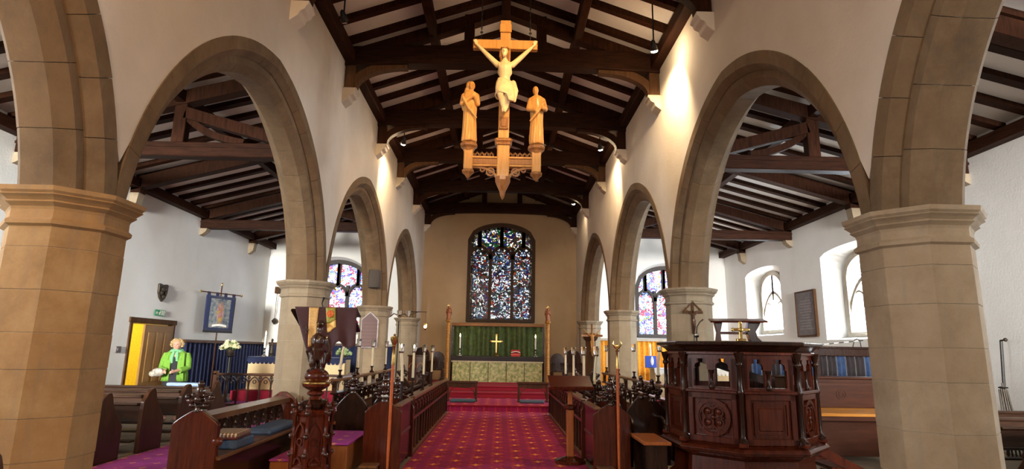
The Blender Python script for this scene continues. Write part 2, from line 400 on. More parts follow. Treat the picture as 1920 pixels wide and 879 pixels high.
# ------------------------------------------------------------------ the building
XL,XR=-8.5,8.35; YE=21.3; YW=-7.0; D=4.2; SP=5.277; AL,AR=-3.151,3.085; HT=.29; WTOP=6.68
EY0,EZ0,RE,RI=.22,2.17,2.90,2.53        # arch centres: offset, height, outer and inner radius
CAP=2.53
struct(obj('floor',MB().box(XL-.7,XR+.7,YW-.5,YE+.7,-.2,0),plain('wood_block_floor',(.30,.235,.16),.6,0,.1,3,.2)),'pale stone paved church floor','floor')
floor=COL.objects['floor']
tm=MB().box(-.235,.235,-.235,.235,0,.012,.006).mesh('floor_tile',stone('paving',[(.26,.21,.15),(.33,.27,.20),(.38,.33,.25),(.3,.23,.16),(.25,.2,.16)]))
for i in range(7):
    for j in range(11): put('floor_tile',tm,floor,(-8.2+i*.48,7.2+j*.48,random.uniform(-.002,.001)))
for i in range(3):
    for j in range(8): put('floor_tile',tm,floor,(1.78+i*.48,5.2+j*.48,random.uniform(-.002,.001)))
for i in range(2):
    for j in range(8): put('floor_tile',tm,floor,(-2.3+i*.48,5.2+j*.48,random.uniform(-.002,.001)))

def arch_top(ua,ub,z0,zs,za):
    """height of a low pointed arch over (ua,ub): springs at zs, apex za"""
    c=(ua+ub)/2; w=(ub-ua)/2
    def f(u):
        t=abs(u-c)/w; return zs+(za-zs)*math.sqrt(max(0,1-t**1.9))
    return f
def wall_holes(mb,plane,k,u0,u1,H,holes,n=14):
    """flat wall in plane x=k or y=k between u0,u1; holes = (ua,ub,z0,topfn)"""
    P=(lambda u,z:(k,u,z)) if plane=='x' else (lambda u,z:(u,k,z))
    cur=u0
    def q(a,b,za0,zb0,za1,zb1): mb.add([P(a,za0),P(b,zb0),P(b,zb1),P(a,za1)],[(0,1,2,3)])
    for ua,ub,z0,tf in sorted(holes,key=lambda h:h[0]):
        q(cur,ua,0,0,H,H)
        for i in range(n):
            a=ua+(ub-ua)*i/n; b=ua+(ub-ua)*(i+1)/n
            q(a,b,0,0,z0,z0); q(a,b,tf(a),tf(b),H,H)
        cur=ub
    q(cur,u1,0,0,H,H)
def reveal(mb,plane,k0,k1,h0,h1,n=14):
    def outline(h):
        ua,ub,z0,tf=h; L=[(ua,z0),(ub,z0)]
        for i in range(n+1): u=ub+(ua-ub)*i/n; L.append((u,tf(u)))
        return L
    A=outline(h0);B=outline(h1); m=len(A)
    P=(lambda k,p:(k,p[0],p[1])) if plane=='x' else (lambda k,p:(p[0],k,p[1]))
    mb.add([P(k0,p) for p in A]+[P(k1,p) for p in B],[(i,(i+1)%m,m+(i+1)%m,m+i) for i in range(m)])
def hole(ua,ub,z0,zs,za): return (ua,ub,z0,arch_top(ua,ub,z0,zs,za))
# east wall
WE=[((-1.25,1.28,2.50,5.55,6.20),(-1.05,1.08,2.68,5.5,6.06)),((-7.3,-4.8,1.98,3.95,4.80),(-7.15,-4.95,2.1,3.9,4.66)),((4.95,7.35,1.98,3.95,4.80),(5.1,7.2,2.1,3.9,4.66))]
mb=MB(); wall_holes(mb,'y',YE,-3.2,3.2,8.6,[hole(*WE[0][0])]); wall_holes(mb,'y',YE+.6,-3.2,3.2,8.6,[hole(*WE[0][1])]); reveal(mb,'y',YE,YE+.6,hole(*WE[0][0]),hole(*WE[0][1]))
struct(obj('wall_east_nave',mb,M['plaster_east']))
mb=MB()
for a,b,i in ((XL-.6,-3.2,1),(3.2,XR+.6,2)):
    wall_holes(mb,'y',YE,a,b,7.4,[hole(*WE[i][0])]); wall_holes(mb,'y',YE+.6,a,b,7.4,[hole(*WE[i][1])]); reveal(mb,'y',YE,YE+.6,hole(*WE[i][0]),hole(*WE[i][1]))
struct(obj('wall_east',mb,M['plaster_white']))
# south wall with its windows; the westernmost is added out of view for daylight
SW=[((2.7,5.3,1.95,3.55,4.15),(3.2,4.8,2.15,3.5,4.0)),((12.2,14.85,1.90,4.02,4.18),(12.75,14.45,2.0,3.45,4.02)),((17.1,19.55,2.10,4.08,4.25),(17.7,19.25,2.2,3.5,4.10))]
mb=MB(); wall_holes(mb,'x',XR,YW,YE,6,[hole(*a) for a,b in SW]); wall_holes(mb,'x',XR+.6,YW,YE,6,[hole(*b) for a,b in SW])
for a,b in SW: reveal(mb,'x',XR,XR+.6,hole(*a),hole(*b))
struct(obj('wall_right',mb,M['plaster_white']))
# north wall with the doorway and one window west of the view
NW=[((2.0,4.0,2.3,3.9,4.5),(2.3,3.7,2.5,3.8,4.3))]
mb=MB(); flat=lambda z:(lambda u:z)
wall_holes(mb,'x',XL,YW,YE,6,[hole(*NW[0][0]),(13.75,15.45,0,flat(2.0))]); wall_holes(mb,'x',XL-.6,YW,YE,6,[hole(*NW[0][1]),(13.75,15.45,0,flat(2.0))])
reveal(mb,'x',XL,XL-.6,hole(*NW[0][0]),hole(*NW[0][1])); reveal(mb,'x',XL,XL-.6,(13.75,15.45,0,flat(2.0)),(13.75,15.45,0,flat(2.0)))
struct(obj('wall_left',mb,M['plaster_white']))
# west wall behind the camera; its three windows are added for fill light
WW=[hole(-6.9,-4.9,1.9,4.0,4.6),hole(-1.2,1.2,2.2,4.9,5.6),hole(4.9,6.9,1.9,4.0,4.6)]
mb=MB(); wall_holes(mb,'y',YW,XL-.6,XR+.6,8.6,WW); struct(obj('wall_west',mb,M['plaster_white']))

# ---- windows
def window(name,plane,k,h,lights,mat,topmat,tracery,bars=True,framemat=None,label='',zt=None,fw=.075):
    ua,ub,z0,zs,za=h; fm=framemat or M['lead']; tf=arch_top(ua,ub,z0,zs,za)
    root=bpy.data.objects.new(name,None); COL.objects.link(root); root['kind']='structure'; root['label']=label; root['category']='window'
    ax='y' if plane=='y' else 'x'
    def bar(mbx,path,w,d=.09): mbx.sweep(path,w,(k-d,k+d),'xz' if plane=='y' else 'yz')
    fr=MB(); out=[(ua,z0),(ua,zs)]+[(ua+(ub-ua)*i/16,tf(ua+(ub-ua)*i/16)) for i in range(17)]+[(ub,z0)]
    bar(fr,out,fw,.14); bar(fr,[(ua,z0+.02),(ub,z0+.02)],.06,.16); obj('frame',fr,fm,root)
    w=(ub-ua)/lights; zt=zt or zs-(.12 if tracery else -.0)
    for i in range(1,lights):
        m_=MB(); u=ua+w*i; bar(m_,[(u,z0),(u,(zt if tracery else tf(u)))],.055); obj('mullion',m_,fm,root)
    if tracery:
        tr=MB()
        for i in range(lights):
            a=ua+w*i; b=a+w; bar(tr,gothic(a+.03,b-.03,zt-w*.55,w*.62),.045)
            # cusps
            c=(a+b)/2
            for s_ in (-1,1): bar(tr,arcpts(c+s_*w*.26,zt-w*.28,w*.13,PI*(.5 if s_>0 else .5)-1.1,PI*.5+1.1,5),.022,.07)
        for i in range(2*lights):
            u=ua+w*i/2+ (w/2 if i%2==0 else 0)
            if i%2==0: bar(tr,[(u,zt-w*.02),(u,tf(min(max(u,ua),ub))-.02)],fw*.6)
            elif 0<u-ua<ub-ua-.1: bar(tr,[(u,zt-w*.1),(u,tf(u)-.02)],fw*.75)
        obj('tracery',tr,fm,root)
    # panes
    nz=5 if bars else 1; top=(zt-w*.1) if tracery else zs
    for i in range(lights):
        a=ua+w*i+.03; b=a+w-.06
        for j in range(nz):
            p0=z0+(top-z0)*j/nz; p1=z0+(top-z0)*(j+1)/nz-.012
            P=MB(); 
            if ax=='y': P.box(a,b,k-.006,k+.006,p0,p1)
            else: P.box(k-.006,k+.006,a,b,p0,p1)
            obj('glass_pane',P,mat,root)
            if bars and j: 
                B=MB(); 
                if ax=='y': B.box(a,b,k-.02,k+.008,p0-.012,p0)
                else: B.box(k-.02,k+.008,a,b,p0-.012,p0)
                obj('saddle_bar',B,M['iron'],root)
    ntop=2*lights
    for i in range(ntop):
        a=ua+(ub-ua)*i/ntop; b=ua+(ub-ua)*(i+1)/ntop; pts=[(a,top-.014),(b,top-.014)]+[(b+(a-b)*j/5,max(top+.01,tf(b+(a-b)*j/5))) for j in range(6)]
        P=MB().prism(pts,'y' if ax=='y' else 'x',k-.006,k+.006); obj('glass_pane',P,topmat,root)
    return root
window('window_1','y',YE+.16,(-1.22,1.25,2.52,5.5,6.15),3,M['sg_east'],M['sg_top'],True,zt=5.28,fw=.10,label='tall three-light stained glass east window above the high altar')
window('window_2','y',YE+.45,WE[1][1],3,M['sg_aisle'],M['sg_aisle'],True,framemat=M['leadgrey'],label='bright stained glass window at the end of the aisle with the yellow doorway')
window('window_3','y',YE+.45,WE[2][1],3,M['sg_aisle'],M['sg_aisle'],True,framemat=M['leadgrey'],label='bright stained glass window above the orange curtain')
window('window_4','x',XR+.5,SW[1][1],1,M['sg_white'],M['sg_white'],True,False,M['stone_pale'],label='white glazed side window in deep reveal with a black box on its sill')
window('window_5','x',XR+.5,SW[2][1],1,M['sg_white'],M['sg_white'],True,False,M['stone_pale'],label='white glazed side window in deep reveal nearer the altar end')
window('window_6','x',XR+.5,SW[0][1],2,M['sg_white'],M['sg_white'],True,False,M['stone_pale'],label='white glazed side window added out of view for daylight, west of the pulpit')

# ---- arcades
def arcade(name,cx,sgn):
    """sgn=+1: nave lies towards +x of this wall"""
    nave=cx+sgn*HT; ais=cx-sgn*HT
    root=bpy.data.objects.new(name,None); COL.objects.link(root); root['kind']='structure'
    wl=MB(); centers=[D-SP/2,D+SP/2,D+1.5*SP,D+2.5*SP]
    def ext(y,c):
        d=abs(y-c); R=RE-.02
        return EZ0+math.sqrt(max(0,R*R-(d+EY0)**2))
    def zlow(y):
        for c in centers:
            if abs(y-c)<=SP/2: return max(ext(y,c),CAP+.3)
        return 0
    ys=[YW,D-SP]+[D-SP+SP*4*i/112 for i in range(1,112)]+[D+3*SP,YE]
    for x in (nave,ais):
        for a,b in zip(ys,ys[1:]):
            za=0 if a<D-SP-.01 else zlow(a+1e-5); zb=0 if b<=D-SP+.01 else zlow(b-1e-5)
            if a>=D+3*SP-.01: za=zb=0
            if b<=D-SP+.01: za=zb=0
            wl.add([(x,a,za),(x,b,zb),(x,b,WTOP),(x,a,WTOP)],[(0,1,2,3)])
    for a,b in zip(ys[1:-1],ys[2:-1]): wl.add([(nave,a,zlow(a+1e-5)),(nave,b,zlow(b-1e-5)),(ais,b,zlow(b-1e-5)),(ais,a,zlow(a+1e-5))],[(0,1,2,3)])
    wl.box(min(nave,ais),max(nave,ais),YW,YE,WTOP-.02,WTOP)
    o=obj('plaster_face',wl,M['plaster'],root)
    # voussoirs: inner order right through the wall, outer order on each face
    def prof_inner(): return [(RI,-.11),(RI,.11),(RI+.09,.20),(RI+.20,.20),(RI+.20,-.20),(RI+.09,-.20)]
    def prof_outer(s): 
        return [(RI+.17,s*.17),(RI+.17,s*.215),(RI+.235,s*.300),(RE,s*.302),(RE,s*.17)]
    amax=math.acos(EY0/RE)
    for c in centers:
        vis=c>0
        for side in (-1,1):
            cy=c-side*EY0
            for kind,(n,pr) in (('i',(8,prof_inner())),('o',(9,prof_outer(1 if sgn>0 else -1))),('a',(9,prof_outer(-1 if sgn>0 else 1)))):
                a_end=math.acos(EY0/((RI+RI+.2)/2 if kind=='i' else RE)); a_beg=math.asin((CAP-EZ0)/RI)-.012
                for i in range(n):
                    g=.0009
                    a0=a_beg+(a_end-a_beg)*i/n+g; a1=a_beg+(a_end-a_beg)*(i+1)/n-g
                    if i==n-1: a1+=g*.6
                    dr=random.uniform(-.003,.003); V=MB(); m=4; vs=[];L=len(pr)
                    for k in range(m+1):
                        a=a0+(a1-a0)*k/m
                        for (R,x) in pr:
                            R2=R+dr; y=cy+side*R2*math.cos(a); z=EZ0+R2*math.sin(a)
                            # stop at the arch's own half bay and at the pier centre
                            if side>0: y=min(max(y,c),c+SP/2-.002)
                            else: y=max(min(y,c),c-SP/2+.002)
                            z=max(z,CAP-.01)
                            vs.append((cx+x,y,z))
                    fs=[tuple(range(L)),tuple(m*L+q for q in reversed(range(L)))]
                    for k in range(m): fs+=[(k*L+q,k*L+(q+1)%L,(k+1)*L+(q+1)%L,(k+1)*L+q) for q in range(L)]
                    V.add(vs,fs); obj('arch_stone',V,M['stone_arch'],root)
            mo=MB(); pts=[]
            a_e=math.acos(EY0/(RI+.1))
            for k in range(17):
                a=.02+(a_e-.02)*k/16; pts.append((cy+side*(RI+.1)*math.cos(a),max(CAP,EZ0+(RI+.1)*math.sin(a))))
            mo.sweep(pts,.085,(cx-.10,cx+.10),'yz'); obj('arch_mortar_bed',mo,M['mortar'],root)
    # piers
    bz=[.42,.74,1.02,1.32,1.58,1.86,2.12,CAP-.22]
    for pi_ in range(-1,4):
        y=D+SP*pi_; p=bpy.data.objects.new('stone_pillar',None); COL.objects.link(p); p.location=(cx,y,0); struct(p)
        p['label']={-1:'sandstone pillar behind the viewer',0:'huge near octagonal sandstone pillar with moulded capital',1:'octagonal sandstone pillar second from the viewer',2:'slender-looking third octagonal pillar by the choir stalls',3:'half pillar against the east wall beside the altar'}[pi_]+(' on the '+('pulpit' if sgn<0 else 'eagle lectern')+' side'); p['category']='pillar'
        R=.338/math.cos(PI/8); stn=(M['stone'] if sgn>0 else M['stone_cool_lit']) if pi_<1 else M['stone_far']
        if pi_>=-1:
            zz=[.34]+[b+random.uniform(-.02,.02) for b in bz[:-1]]+[bz[-1]]
            for a,b in zip(zz,zz[1:]):
                rr=R+random.uniform(-.001,.002); g=.0015
                obj('stone_block',MB().lathe([(rr-.004,a+.001),(rr,a+g+.002),(rr,b-g-.002),(rr-.004,b-.001)],n=8,ph=PI/8),stn,p)
            obj('mortar_core',MB().lathe([(R-.005,.02),(R-.005,CAP-.1)],n=8,ph=PI/8),M['mortar'],p)
            c8=1/math.cos(PI/8); cp=[(.335,-.30),(.338,-.265),(.365,-.25),(.368,-.225),(.345,-.205),(.345,-.15),(.352,-.13),(.385,-.105),(.375,-.092),(.395,-.075),(.418,-.06),(.408,-.05),(.425,-.035),(.43,-.004),(.41,.0)]
            obj('capital',MB().lathe([(r*c8,CAP+z) for r,z in cp],n=8,ph=PI/8),stn,p)
            obj('base',MB().lathe([(.50*c8,0),(.50*c8,.16),(.47*c8,.19),(.47*c8,.24),(.40*c8,.28),(.39*c8,.31),(.345*c8,.35)],n=8,ph=PI/8),stn,p)
    return root
arcade('arcade_wall',AL,1)['label']='plastered arcade wall with pointed sandstone arches beside the eagle lectern'
arcade('arcade_wall',AR,-1)['label']='plastered arcade wall with pointed sandstone arches beside the pulpit'
for o in COL.objects:
    if o.name.startswith('arcade_wall'): o['category']='wall'

# ---- nave roof
SL=.36; NX=3.3; RZ=WTOP+.02
def zroof(x): return RZ+(2.85-abs(x))*SL+.10
ceil=struct(obj('ceiling',MB().prism([(-NX,zroof(NX)+.05),(0,zroof(0)+.05),(NX,zroof(NX)+.05),(NX,zroof(NX)+.1),(0,zroof(0)+.12),(-NX,zroof(NX)+.1)],'y',YW-.3,YE+.6),M['panel']),'pitched white plaster nave ceiling between dark rafters','ceiling')
rafm={}
for s_ in (-1,1):
    poly=[(0,zroof(0)+.06),(0,zroof(0)-.06),(s_*2.95,zroof(2.95)-.06),(s_*2.95,zroof(2.95)+.06)]
    rafm[s_]=MB().prism(poly,'y',-.06,.06).mesh('rafter',M['roof'])
y=1.4
while y<YE-.1:
    for s_ in (-1,1): put('rafter',rafm[s_],ceil,(0,y,0))
    y+=.62
for X in (-1.32,1.32): obj('purlin',MB().box(X-.075,X+.075,1,YE,zroof(X)-.27,zroof(X)-.06,.01),M['roof_y'],ceil)
obj('ridge_beam',MB().box(-.08,.08,1,YE,zroof(0)-.3,zroof(0)-.05,.01),M['roof_y'],ceil)
for X,s_ in ((-2.80,-1),(2.74,1)): obj('wall_plate',MB().box(X-.11,X+.11,1,YE,WTOP-.16,WTOP+.06,.01),M['roof_y'],ceil)
def truss(y,lab,lit=False):
    t=bpy.data.objects.new('roof_beam',None); COL.objects.link(t); t.location=(0,y,0); struct(t,lab,'roof truss')
    n=14; xs=[-2.9+5.74*i/n for i in range(n+1)]
    cam=lambda x:6.45+.09*(1-(x/2.9)**2)
    poly=[(x,cam(x)) for x in xs]+[(x,cam(x)+.36) for x in reversed(xs)]
    obj('tie_beam',MB().prism(poly,'y',-.13,.13),M['roof_x'],t,bev=.012)
    for X in (-.66,.66): obj('queen_post',MB().box(X-.09,X+.09,-.08,.08,cam(X)+.34,zroof(X)-.05),M['roof'],t)
    for s_ in (-1,1):
        poly=[(0,zroof(0)-.06),(0,zroof(0)-.26),(s_*2.85,zroof(2.85)-.30),(s_*2.85,zroof(2.85)-.06)]
        obj('principal_rafter',MB().prism(poly,'y',-.1,.1),M['roof'],t)
        xw=2.80 if s_>0 else 2.86; xw*=s_
        a,b=sorted((xw-s_*.01,xw-s_*.19)); zb=6.02
        bm_=M['brace'] if lit else M['roof']  # paler wood on lit trusses stands in for lamp light
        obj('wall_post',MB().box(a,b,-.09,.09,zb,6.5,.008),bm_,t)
        # curved brace
        P=[(xw-s_*(.15+.95*(1-math.cos(u))),6.06+.46*math.sin(u)) for u in [PI/2*i/10 for i in range(11)]]
        obj('brace',MB().sweep(P,.07,(-.075,.075),'xz'),bm_,t)
        cz=6.02
        cb=MB(); pr=[(0,0),(.25,0),(.25,-.05),(.22,-.07),(.20,-.12),(.14,-.15),(.12,-.21),(.05,-.26),(0,-.3)]
        poly=[(xw-s_*u+s_*.01,cz+v) for u,v in pr]; cb.prism(poly,'y',-.14,.14); obj('stone_corbel',cb,M['plaster'] if not lit else M['stone_pale'],t,bev=.01)  # corbels of lit trusses get a different stone to look lamplit
    return t
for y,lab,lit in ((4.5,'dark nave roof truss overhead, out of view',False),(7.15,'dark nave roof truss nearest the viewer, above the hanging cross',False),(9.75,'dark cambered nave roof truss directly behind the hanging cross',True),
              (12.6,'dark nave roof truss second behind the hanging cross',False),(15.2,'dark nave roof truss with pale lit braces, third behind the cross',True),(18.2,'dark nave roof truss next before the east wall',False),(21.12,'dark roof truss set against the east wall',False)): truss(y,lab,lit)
# spandrel plaster studs over the east truss are part of the wall
# ---- aisle roofs
def aisle_roof(name,s,xo,xi):
    """xo outer wall, xi nave wall (both signed)"""
    zo,sl=5.30,.27; z=lambda x: zo+abs(x-xo)*sl
    c=struct(obj(name,MB().prism([(xo-s*-.3,z(xo)-.08+.05),(xi,z(xi)+.05),(xi,z(xi)+.12),(xo+s*.3,z(xo)+.05)] ,'y',YW-.3,YE+.6),M['panel']),'sloping white plaster aisle ceiling with dark rafters '+('beside the eagle lectern' if s<0 else 'beside the pulpit'),'ceiling')
    r=MB().prism([(xo,z(xo)+.05),(xi,z(xi)+.05),(xi,z(xi)-.045),(xo,z(xo)-.045)],'y',-.075,.075).mesh('rafter',M['roof'])
    y=1.2
    while y<YE: put('rafter',r,c,(0,y,0)); y+=.60
    obj('wall_plate',MB().box(*sorted((xo-s*.0,xo-s*.2)),0,YE,z(xo)-.28,z(xo)-.08),M['roof_y'],c)
    xm=xo-s*2.75
    obj('purlin',MB().box(xm-.08,xm+.08,0,YE,z(xm)-.30,z(xm)-.10),M['roof_y'],c)
    for k,y in enumerate((3.45,6.65,9.9,13.1,16.3,19.5)):
        t=bpy.data.objects.new('roof_beam',None); COL.objects.link(t); t.location=(0,y,0)
        struct(t,['dark aisle roof truss out of view','dark aisle roof truss seen through the near arch','dark aisle roof truss seen through the second arch','dark aisle roof truss with its end on the aisle wall, middle one','dark aisle roof truss second from the aisle east wall','dark aisle roof truss next to the aisle east wall'][k]+(' beside the eagle lectern' if s<0 else ' beside the pulpit'),'roof truss')
        tied=k%2==0
        if tied: t2=MB().box(*sorted((xo,xi)),-.12,.12,4.74,5.0,.015); obj('tie_beam',t2,M['roof_x'],t)
        if tied: obj('tie_moulding',MB().box(*sorted((xo,xi)),-.135,.135,4.90,4.945),M['roof_x'],t)
        obj('principal_rafter',MB().prism([(xo,z(xo)-.08),(xi,z(xi)-.08),(xi,z(xi)-.34),(xo,z(xo)-.34)],'y',-.11,.11),M['roof'],t)
        if tied: obj('post',MB().box(xm-.11,xm+.11,-.09,.09,4.98,z(xm)-.1,.01),M['roof'],t)
        A=(xi-s*-.25,5.02);B=(xm+(-s)*.08,z(xm)-.48)
        if tied: obj('strut',MB().sweep([A,B],.10,(-.09,.09),'xz'),M['roof'],t)
        q0=Vector((xm-s*1.15,5.03)); q2=Vector((xm-s*.1,z(xm)-.55)); q1=Vector((xm-s*.45,5.12))
        if tied: obj('brace',MB().sweep([((1-u)**2*q0+2*u*(1-u)*q1+u*u*q2) for u in [i/8 for i in range(9)]],.06,(-.06,.06),'xz'),M['roof'],t)
        obj('wall_post',MB().box(*sorted((xo-s*0,xo-s*.22)),-.11,.11,4.90,5.25),M['roof'],t)
        obj('stone_corbel',MB().prism([(xo,4.90 if k%2 else 4.74),(xo-s*.20,4.90 if k%2 else 4.74),(xo-s*.17,4.66),(xo-s*.08,4.58),(xo,4.54)],'y',-.11,.11),M['stone_far'],t)
aisle_roof('ceiling_left',-1,XL,AL-HT)
aisle_roof('ceiling_right',1,XR,AR+HT)

# ------------------------------------------------------------------ carpets and chancel steps
cp=obj('carpet',MB().box(-1.2,1.2,1.5,15.0,0,.014),M['carpet']); tag(cp,'magenta patterned carpet runner up the middle of the nave','carpet')
cp=obj('carpet',MB().box(-4.98,-3.72,4.7,14.6,0,.014),M['carpet2']); tag(cp,'purple patterned carpet strip along the side aisle by the oak pews','carpet')
cp=obj('carpet',MB().box(-7.6,-3.6,15.25,16.8,0,.014),M['carpet2']); tag(cp,'dark red carpet behind the traceried rail in the side chapel','carpet')
redc=plain('red_step_carpet',(.28,.008,.028),.95,0,.3,60,.35)
for i,(y0,z0,z1,l) in enumerate(((15.0,0,.16,'first'),(17.2,.16,.31,'second'),(17.9,.31,.45,'third'))):
    s_=obj('floor_step',MB().box(-2.84,2.78,y0,YE,z0,z1,.012),redc if i else M['carpet']); struct(s_,l+' red carpeted altar step counted from the nave','step')
    obj('nosing',MB().box(-2.84,2.78,y0-.02,y0+.03,z1-.035,z1+.004,.01),redc,s_)

# ------------------------------------------------------------------ lamps on the roof trusses
def spot(name,loc,to,power,ang,color,blend=.6,size=.05):
    l=bpy.data.lights.new(name,'SPOT'); l.energy=power; l.spot_size=math.radians(ang); l.spot_blend=blend; l.color=color; l.shadow_soft_size=size
    o=bpy.data.objects.new(name,l); COL.objects.link(o); o.location=loc; o.rotation_euler=(Vector(to)-Vector(loc)).to_track_quat('-Z','Y').to_euler(); return o
def spotlamp(loc,to,label,power,color=WARM2,on=True,ang=100):
    t=thing('spotlight',label,'lamp',loc,0)
    d=(Vector(to)-Vector(loc)).normalized(); q=d.to_track_quat('-Z','Y').to_matrix().to_4x4()
    m=MB(); m.M=q; m.lathe([(.055,-.07),(.06,-.06),(.05,.0),(.03,.08),(.012,.1)],n=12); obj('housing',m,M['iron'],t,smooth=True)
    m=MB().tube([(0,0,.02),(0,0,zroof(loc[0])+.06-loc[2])],.012,6); obj('bracket',m,M['iron'],t)
    m=MB(); m.M=q; m.ell((0,0,-.075),(.055,.055,.03),12,8); obj('bulb',m,M['bulb'] if on else M['glass'],t,smooth=True)
    if on:
        pl=bpy.data.lights.new('bulb_glow','POINT'); pl.energy=max(6,power*.07); pl.color=color; pl.shadow_soft_size=.05
        po=bpy.data.objects.new('bulb_glow',pl); COL.objects.link(po); po.location=Vector(loc)+d*.14
    if on: spot('spotlight_beam',Vector(loc)+d*.12,to,power,ang,color)
spotlamp((2.34,8.35,6.25),(2.85,9.35,4.6),'lit spotlight high on the wall above the pulpit side, nearest the viewer',420,ang=120)
spotlamp((-2.32,12.9,6.25),(-2.9,14.1,4.6),'lit spotlight high over the choir on the eagle lectern side',300)
spotlamp((2.30,13.1,6.30),(2.85,14.3,4.6),'lit spotlight high over the choir on the pulpit side',300)
spotlamp((2.35,18.5,6.35),(2.7,19.9,4.0),'small lit spotlight high up next to the east wall',45)
spotlamp((-2.45,8.0,6.40),(-2.0,9.9,4.2),'unlit spotlight fitting high above the eagle lectern side arch',0,on=False)
# lamps over the west end, behind the viewer; the ridge one is added as fill
for loc,to,pw,cl in (((1.9,1.5,6.1),(0,7.6,5.1),430,WARM2),((-1.6,-2.6,6.0),(-3.7,5.5,3.2),900,(1,.54,.19)),((2.0,-2.4,6.0),(3.6,6,2.8),150,WARM2),((0,-1.0,6.3),(0,14,1.0),170,WARM2)):
    spotlamp(loc,to,{1.9:'overhead spotlight out of frame aimed at the hanging cross',-1.6:'spotlight behind the viewer aimed at the large orange-lit pillar',2.0:'spotlight behind the viewer aimed at the near pillar on the pulpit side',0:'added fill spotlight behind the viewer on the roof ridge'}[loc[0]],pw,cl,ang=62 if loc[0]!=1.9 else 30)
# fill lamps added for the chancel, hidden on the far side of the trusses
for loc,to,pw in (((-1.2,15.36,6.80),(0.5,19.8,.9),60),((1.2,15.36,6.80),(.2,20.6,2.2),22),((0,9.93,6.82),(0,14,0),190)):
    spotlamp(loc,to,'added hidden fill spotlight above the tie beam %s'%({-1.2:'on the eagle lectern side',1.2:'on the pulpit side',0:'behind the hanging cross'}[loc[0]]),pw,WARM2,ang=75)
# ------------------------------------------------------------------ shared furniture pieces
def end_poly(w,zs,zt):
    """bench-end silhouette: straight sides, shoulders at zs sweeping up to a neck at zt"""
    L=[(-w/2,0),(w/2,0),(w/2,zs)]
    for i in range(1,8):
        u=i/8; L.append((w/2-(w/2-.04)*(u**1.2),zs+(zt-zs)*(u**.95)))
    L+=[(.035,zt),(-.035,zt)]
    for i in range(7,0,-1):
        u=i/8; L.append((-w/2+(w/2-.04)*(u**1.2),zs+(zt-zs)*(u**.95)))
    L.append((-w/2,zs)); return L
def poppy_mesh(mat):
    m=MB(); m.lathe([(.03,-.02),(.045,.0),(.03,.02),(.035,.05)],n=8)
    for c,r in (((0,0,.19),(.045,.035,.07)),((0,0,.265),(.03,.028,.035)),((-.075,0,.10),(.045,.03,.03)),((.075,0,.10),(.045,.03,.03)),((-.105,0,.135),(.03,.028,.032)),((.105,0,.135),(.03,.028,.032)),
                ((-.05,0,.155),(.03,.03,.025)),((.05,0,.155),(.03,.03,.025)),((0,-.03,.115),(.035,.03,.035)),((0,.03,.115),(.035,.03,.035)),((-.06,0,.055),(.03,.028,.025)),((.06,0,.055),(.03,.028,.025))):
        m.ell(c,r,8,6)
    return m.mesh('poppyhead',mat,'all')
M['gloss']=plain('polished_black_carving',(.035,.012,.006),.16,0,.1,30,.3,Coat_Weight=.8,Coat_Roughness=.06)
POP=poppy_mesh(M['gloss'])
def bench_end(parent,y,w,zs,zt,mat,th=.07,poppy=True,x=0,along='x',name='end_panel'):
    """panel across x (facing the viewer) or across y"""
    P=end_poly(w,zs,zt); m=MB()
    if along=='x': m.prism([(x+p[0],p[1]) for p in P],'y',y-th/2,y+th/2)
    else: m.prism([(y+p[0],p[1]) for p in P],'x',x-th/2,x+th/2)
    o=obj('end_panel',m,mat,parent,bev=.008)
    if poppy: put('poppyhead',POP,o,(x,y,zt-.01),(0,0,0 if along=='x' else PI/2),(1.12,1.1,1.0))
    return o
def tracery_run(parent,x,y0,y1,z0,z1,n,mat,th=.02,along='y',name='tracery'):
    """row of little pointed arches with roundels, joined into one carved board"""
    m=MB(); pl='yz' if along=='y' else 'xz'; w=(y1-y0)/n; h=z1-z0
    for i in range(n):
        a=y0+w*i; b=a+w; m.sweep(gothic(a,b,z0+h*.05,min(h*.8,w*.9),5),.012,(x-th,x+th),pl)
        m.sweep([(a,z0),(a,z1)],.010,(x-th*.7,x+th*.7),pl)
        m.sweep(arcpts(a,z1-h*.22,min(w,h)*.14,0,2*PI,8),.008,(x-th*.6,x+th*.6),pl)
        m.sweep(arcpts((a+b)/2,z0+h*.38,min(w,h)*.16,0,2*PI,8),.008,(x-th*.6,x+th*.6),pl)
    m.sweep([(y0,z1),(y1,z1)],.014,(x-th,x+th),pl)
    return obj(name,m,mat,parent)

# ------------------------------------------------------------------ choir stalls
def desk(name,label,x,y0,y1,s,first=True):
    """front choir desk along y; s=+1 when the nave aisle lies towards +x"""
    t=thing('choir_desk',label,'choir desk',(x,0,0),0,None)
    bench_end(t,y0,.30,.66,.84,M['mahogany'],poppy=False,x=-s*.12)
    bench_end(t,y1,.30,.66,.84,M['darkoak'],poppy=False,x=-s*.12)
    m=MB().box(-.035,.035,y0,y1,.785,.825,.006); obj('top_rail',m,M['stallrail'],t)
    m=MB().prism([(-s*.03,.80),(-s*.30,.735),(-s*.30,.71),(-s*.03,.775)],'y',y0,y1); obj('book_rest',m,M['stallrail'],t)
    obj('bottom_rail',MB().box(-.03,.03,y0,y1,.0,.07,.006),M['stallrail'],t)
    obj('middle_rail',MB().box(-.025,.025,y0,y1,.50,.54),M['stalloak'],t)
    n=int((y1-y0)/.34); bal=MB().box(-.02,.02,-.022,.022,.07,.50,.005).mesh('baluster',M['stalloak'])
    for i in range(1,n): put('baluster',bal,t,(0,y0+(y1-y0)*i/n,0))
    tracery_run(t,0,y0+.03,y1-.03,.54,.785,n,M['stalloak'])
    return t
desk('d','carved choir desk with open tracery front lining the carpet on the eagle lectern side',-1.24,8.75,14.35,1)
